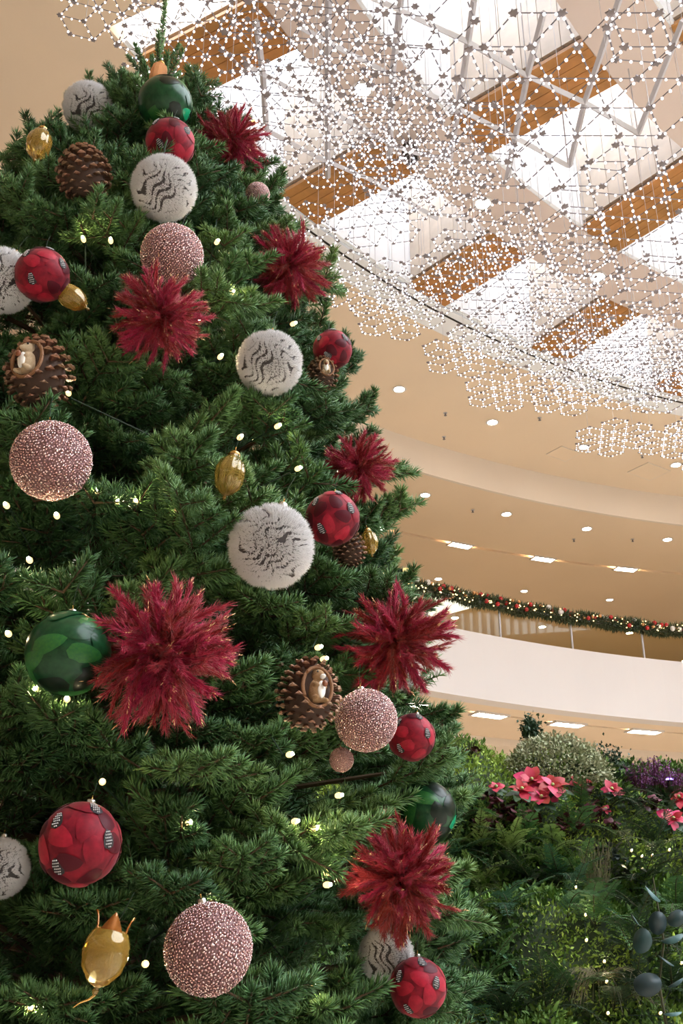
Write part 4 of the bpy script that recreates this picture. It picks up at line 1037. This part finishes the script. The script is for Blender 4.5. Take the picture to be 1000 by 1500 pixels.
# wispy and arching grasses
def grass(px, py, n, mode, lab):
    p = on_bank(px, py); t = thing('grass_tuft', lab, 'grass', p); b = MB()
    for k in range(n):
        a = random.uniform(0, 6.28); L = random.uniform(.16, .32)
        if mode == 'arch': pts_ = [Vector((math.cos(a) * L * .75 * u, math.sin(a) * L * .35 * u - .06 * u, L * (1.1 * u - 1.35 * u * u))) for u in np.linspace(0, 1, 6)]
        else: pts_ = [Vector((math.cos(a) * .07 * u + .01 * math.sin(9 * u + k), -.05 - .05 * u, L * (u * 1.2 - .35))) for u in np.linspace(0, 1, 5)]
        b.tube(pts_, .0016, 3, r2=.0007)
    o = b.build('blades', M['straw'], t); o['kind'] = 'stuff'
    MB().sphere((0, 0, -.01), .02, 8, 6).build('crown', M['soil'], t)
grass(880, 1445, 70, 'arch', 'arching fountain of dry fine grass beside the eucalyptus')
grass(872, 1320, 60, 'up', 'upright wisp of dry fine grass above the arching grass')
# eucalyptus in front of the bank
D_E = 3.75
def at_d(px, py, y): r = ray(px, py); s = y / r.y; return Vector((r.x * s, y, EYE + r.z * s))
base = at_d(965, 1560, D_E); base.z = 0; t = thing('eucalyptus', 'dark stem of eucalyptus with round blue-grey leaves before the bank', 'plant', base)
stem = [Vector((0, .25, 0)), at_d(975, 1500, D_E) - base, at_d(965, 1440, D_E) - base, at_d(972, 1380, D_E) - base, at_d(962, 1320, D_E) - base, at_d(956, 1285, D_E) - base]
MB().tube(stem, .006, 6, r2=.002).build('stem', M['stem'], t)
eb = MB(); vs = [(.5 + .5 * math.cos(q), .40 * math.sin(q), .05 * math.cos(2 * q)) for q in [2 * math.pi * k / 20 for k in range(20)]]
eb.add([(.5, 0, .07)] + vs + [(v[0], v[1], v[2] - .02) for v in vs], [(0, 1 + k, 1 + (k + 1) % 20) for k in range(20)] + [(1 + k, 21 + k, 21 + (k + 1) % 20, 1 + (k + 1) % 20) for k in range(20)] + [tuple(range(40, 20, -1))])
EL = eb.mesh('leaf', M['euc'], True)
for px, py, L, rot, tip in [(948, 1442, 34, .2, .25), (940, 1378, 30, 1.2, .9), (963, 1352, 28, 1.4, .3), (955, 1310, 26, 2.4, 1.1), (985, 1375, 28, .3, 1.2), (990, 1345, 24, .7, .6), (975, 1408, 22, 2.6, 1.3), (990, 1440, 22, .5, 1.4), (985, 1485, 22, .1, 1.4), (930, 1348, 18, 2.2, 1.3)]:
    p = at_d(px, py, D_E - .02) - base; s = L * D_E / F * 1.1
    X = Vector((math.cos(rot), -.25, math.sin(rot))).normalized(); nrm = Vector((0, -math.cos(tip), math.sin(tip))); Y = nrm.cross(X).normalized(); Z = X.cross(Y)
    link('leaf', EL, t, M=Matrix.Translation(p - X * s * .5) @ Matrix((X, Y, Z)).transposed().to_4x4() @ Matrix.Scale(s, 4))
# fairy lights in the bank
hp = [(921, 1251), (936, 1259), (951, 1258), (976, 1250), (913, 1264), (840, 1305), (853, 1328), (854, 1345), (855, 1382), (881, 1413), (884, 1442), (886, 1488), (962, 1488), (993, 1415), (988, 1382)]
ls = thing('fairy_light_string', 'string of small warm fairy lights draped over the mossy bank', 'light string', on_bank(855, 1345)); li = Matrix.Translation(-ls.location)
pts = []
for q in hp:
    p = on_bank(*q) + Vector((0, -.05, .01)); o = link('bulb', bulb_me, ls, M=li @ Matrix.Translation(p) @ Matrix.Rotation(R_(70), 4, 'X') @ Matrix.Scale(.9, 4)); link('core', bulb_core, o); link('socket', sock_me, o); pts.append(p + Vector((0, .02, -.008)))
o = MB().tube(pts, .002, 5).build('cable', M['cable'], ls); o.matrix_basis = li
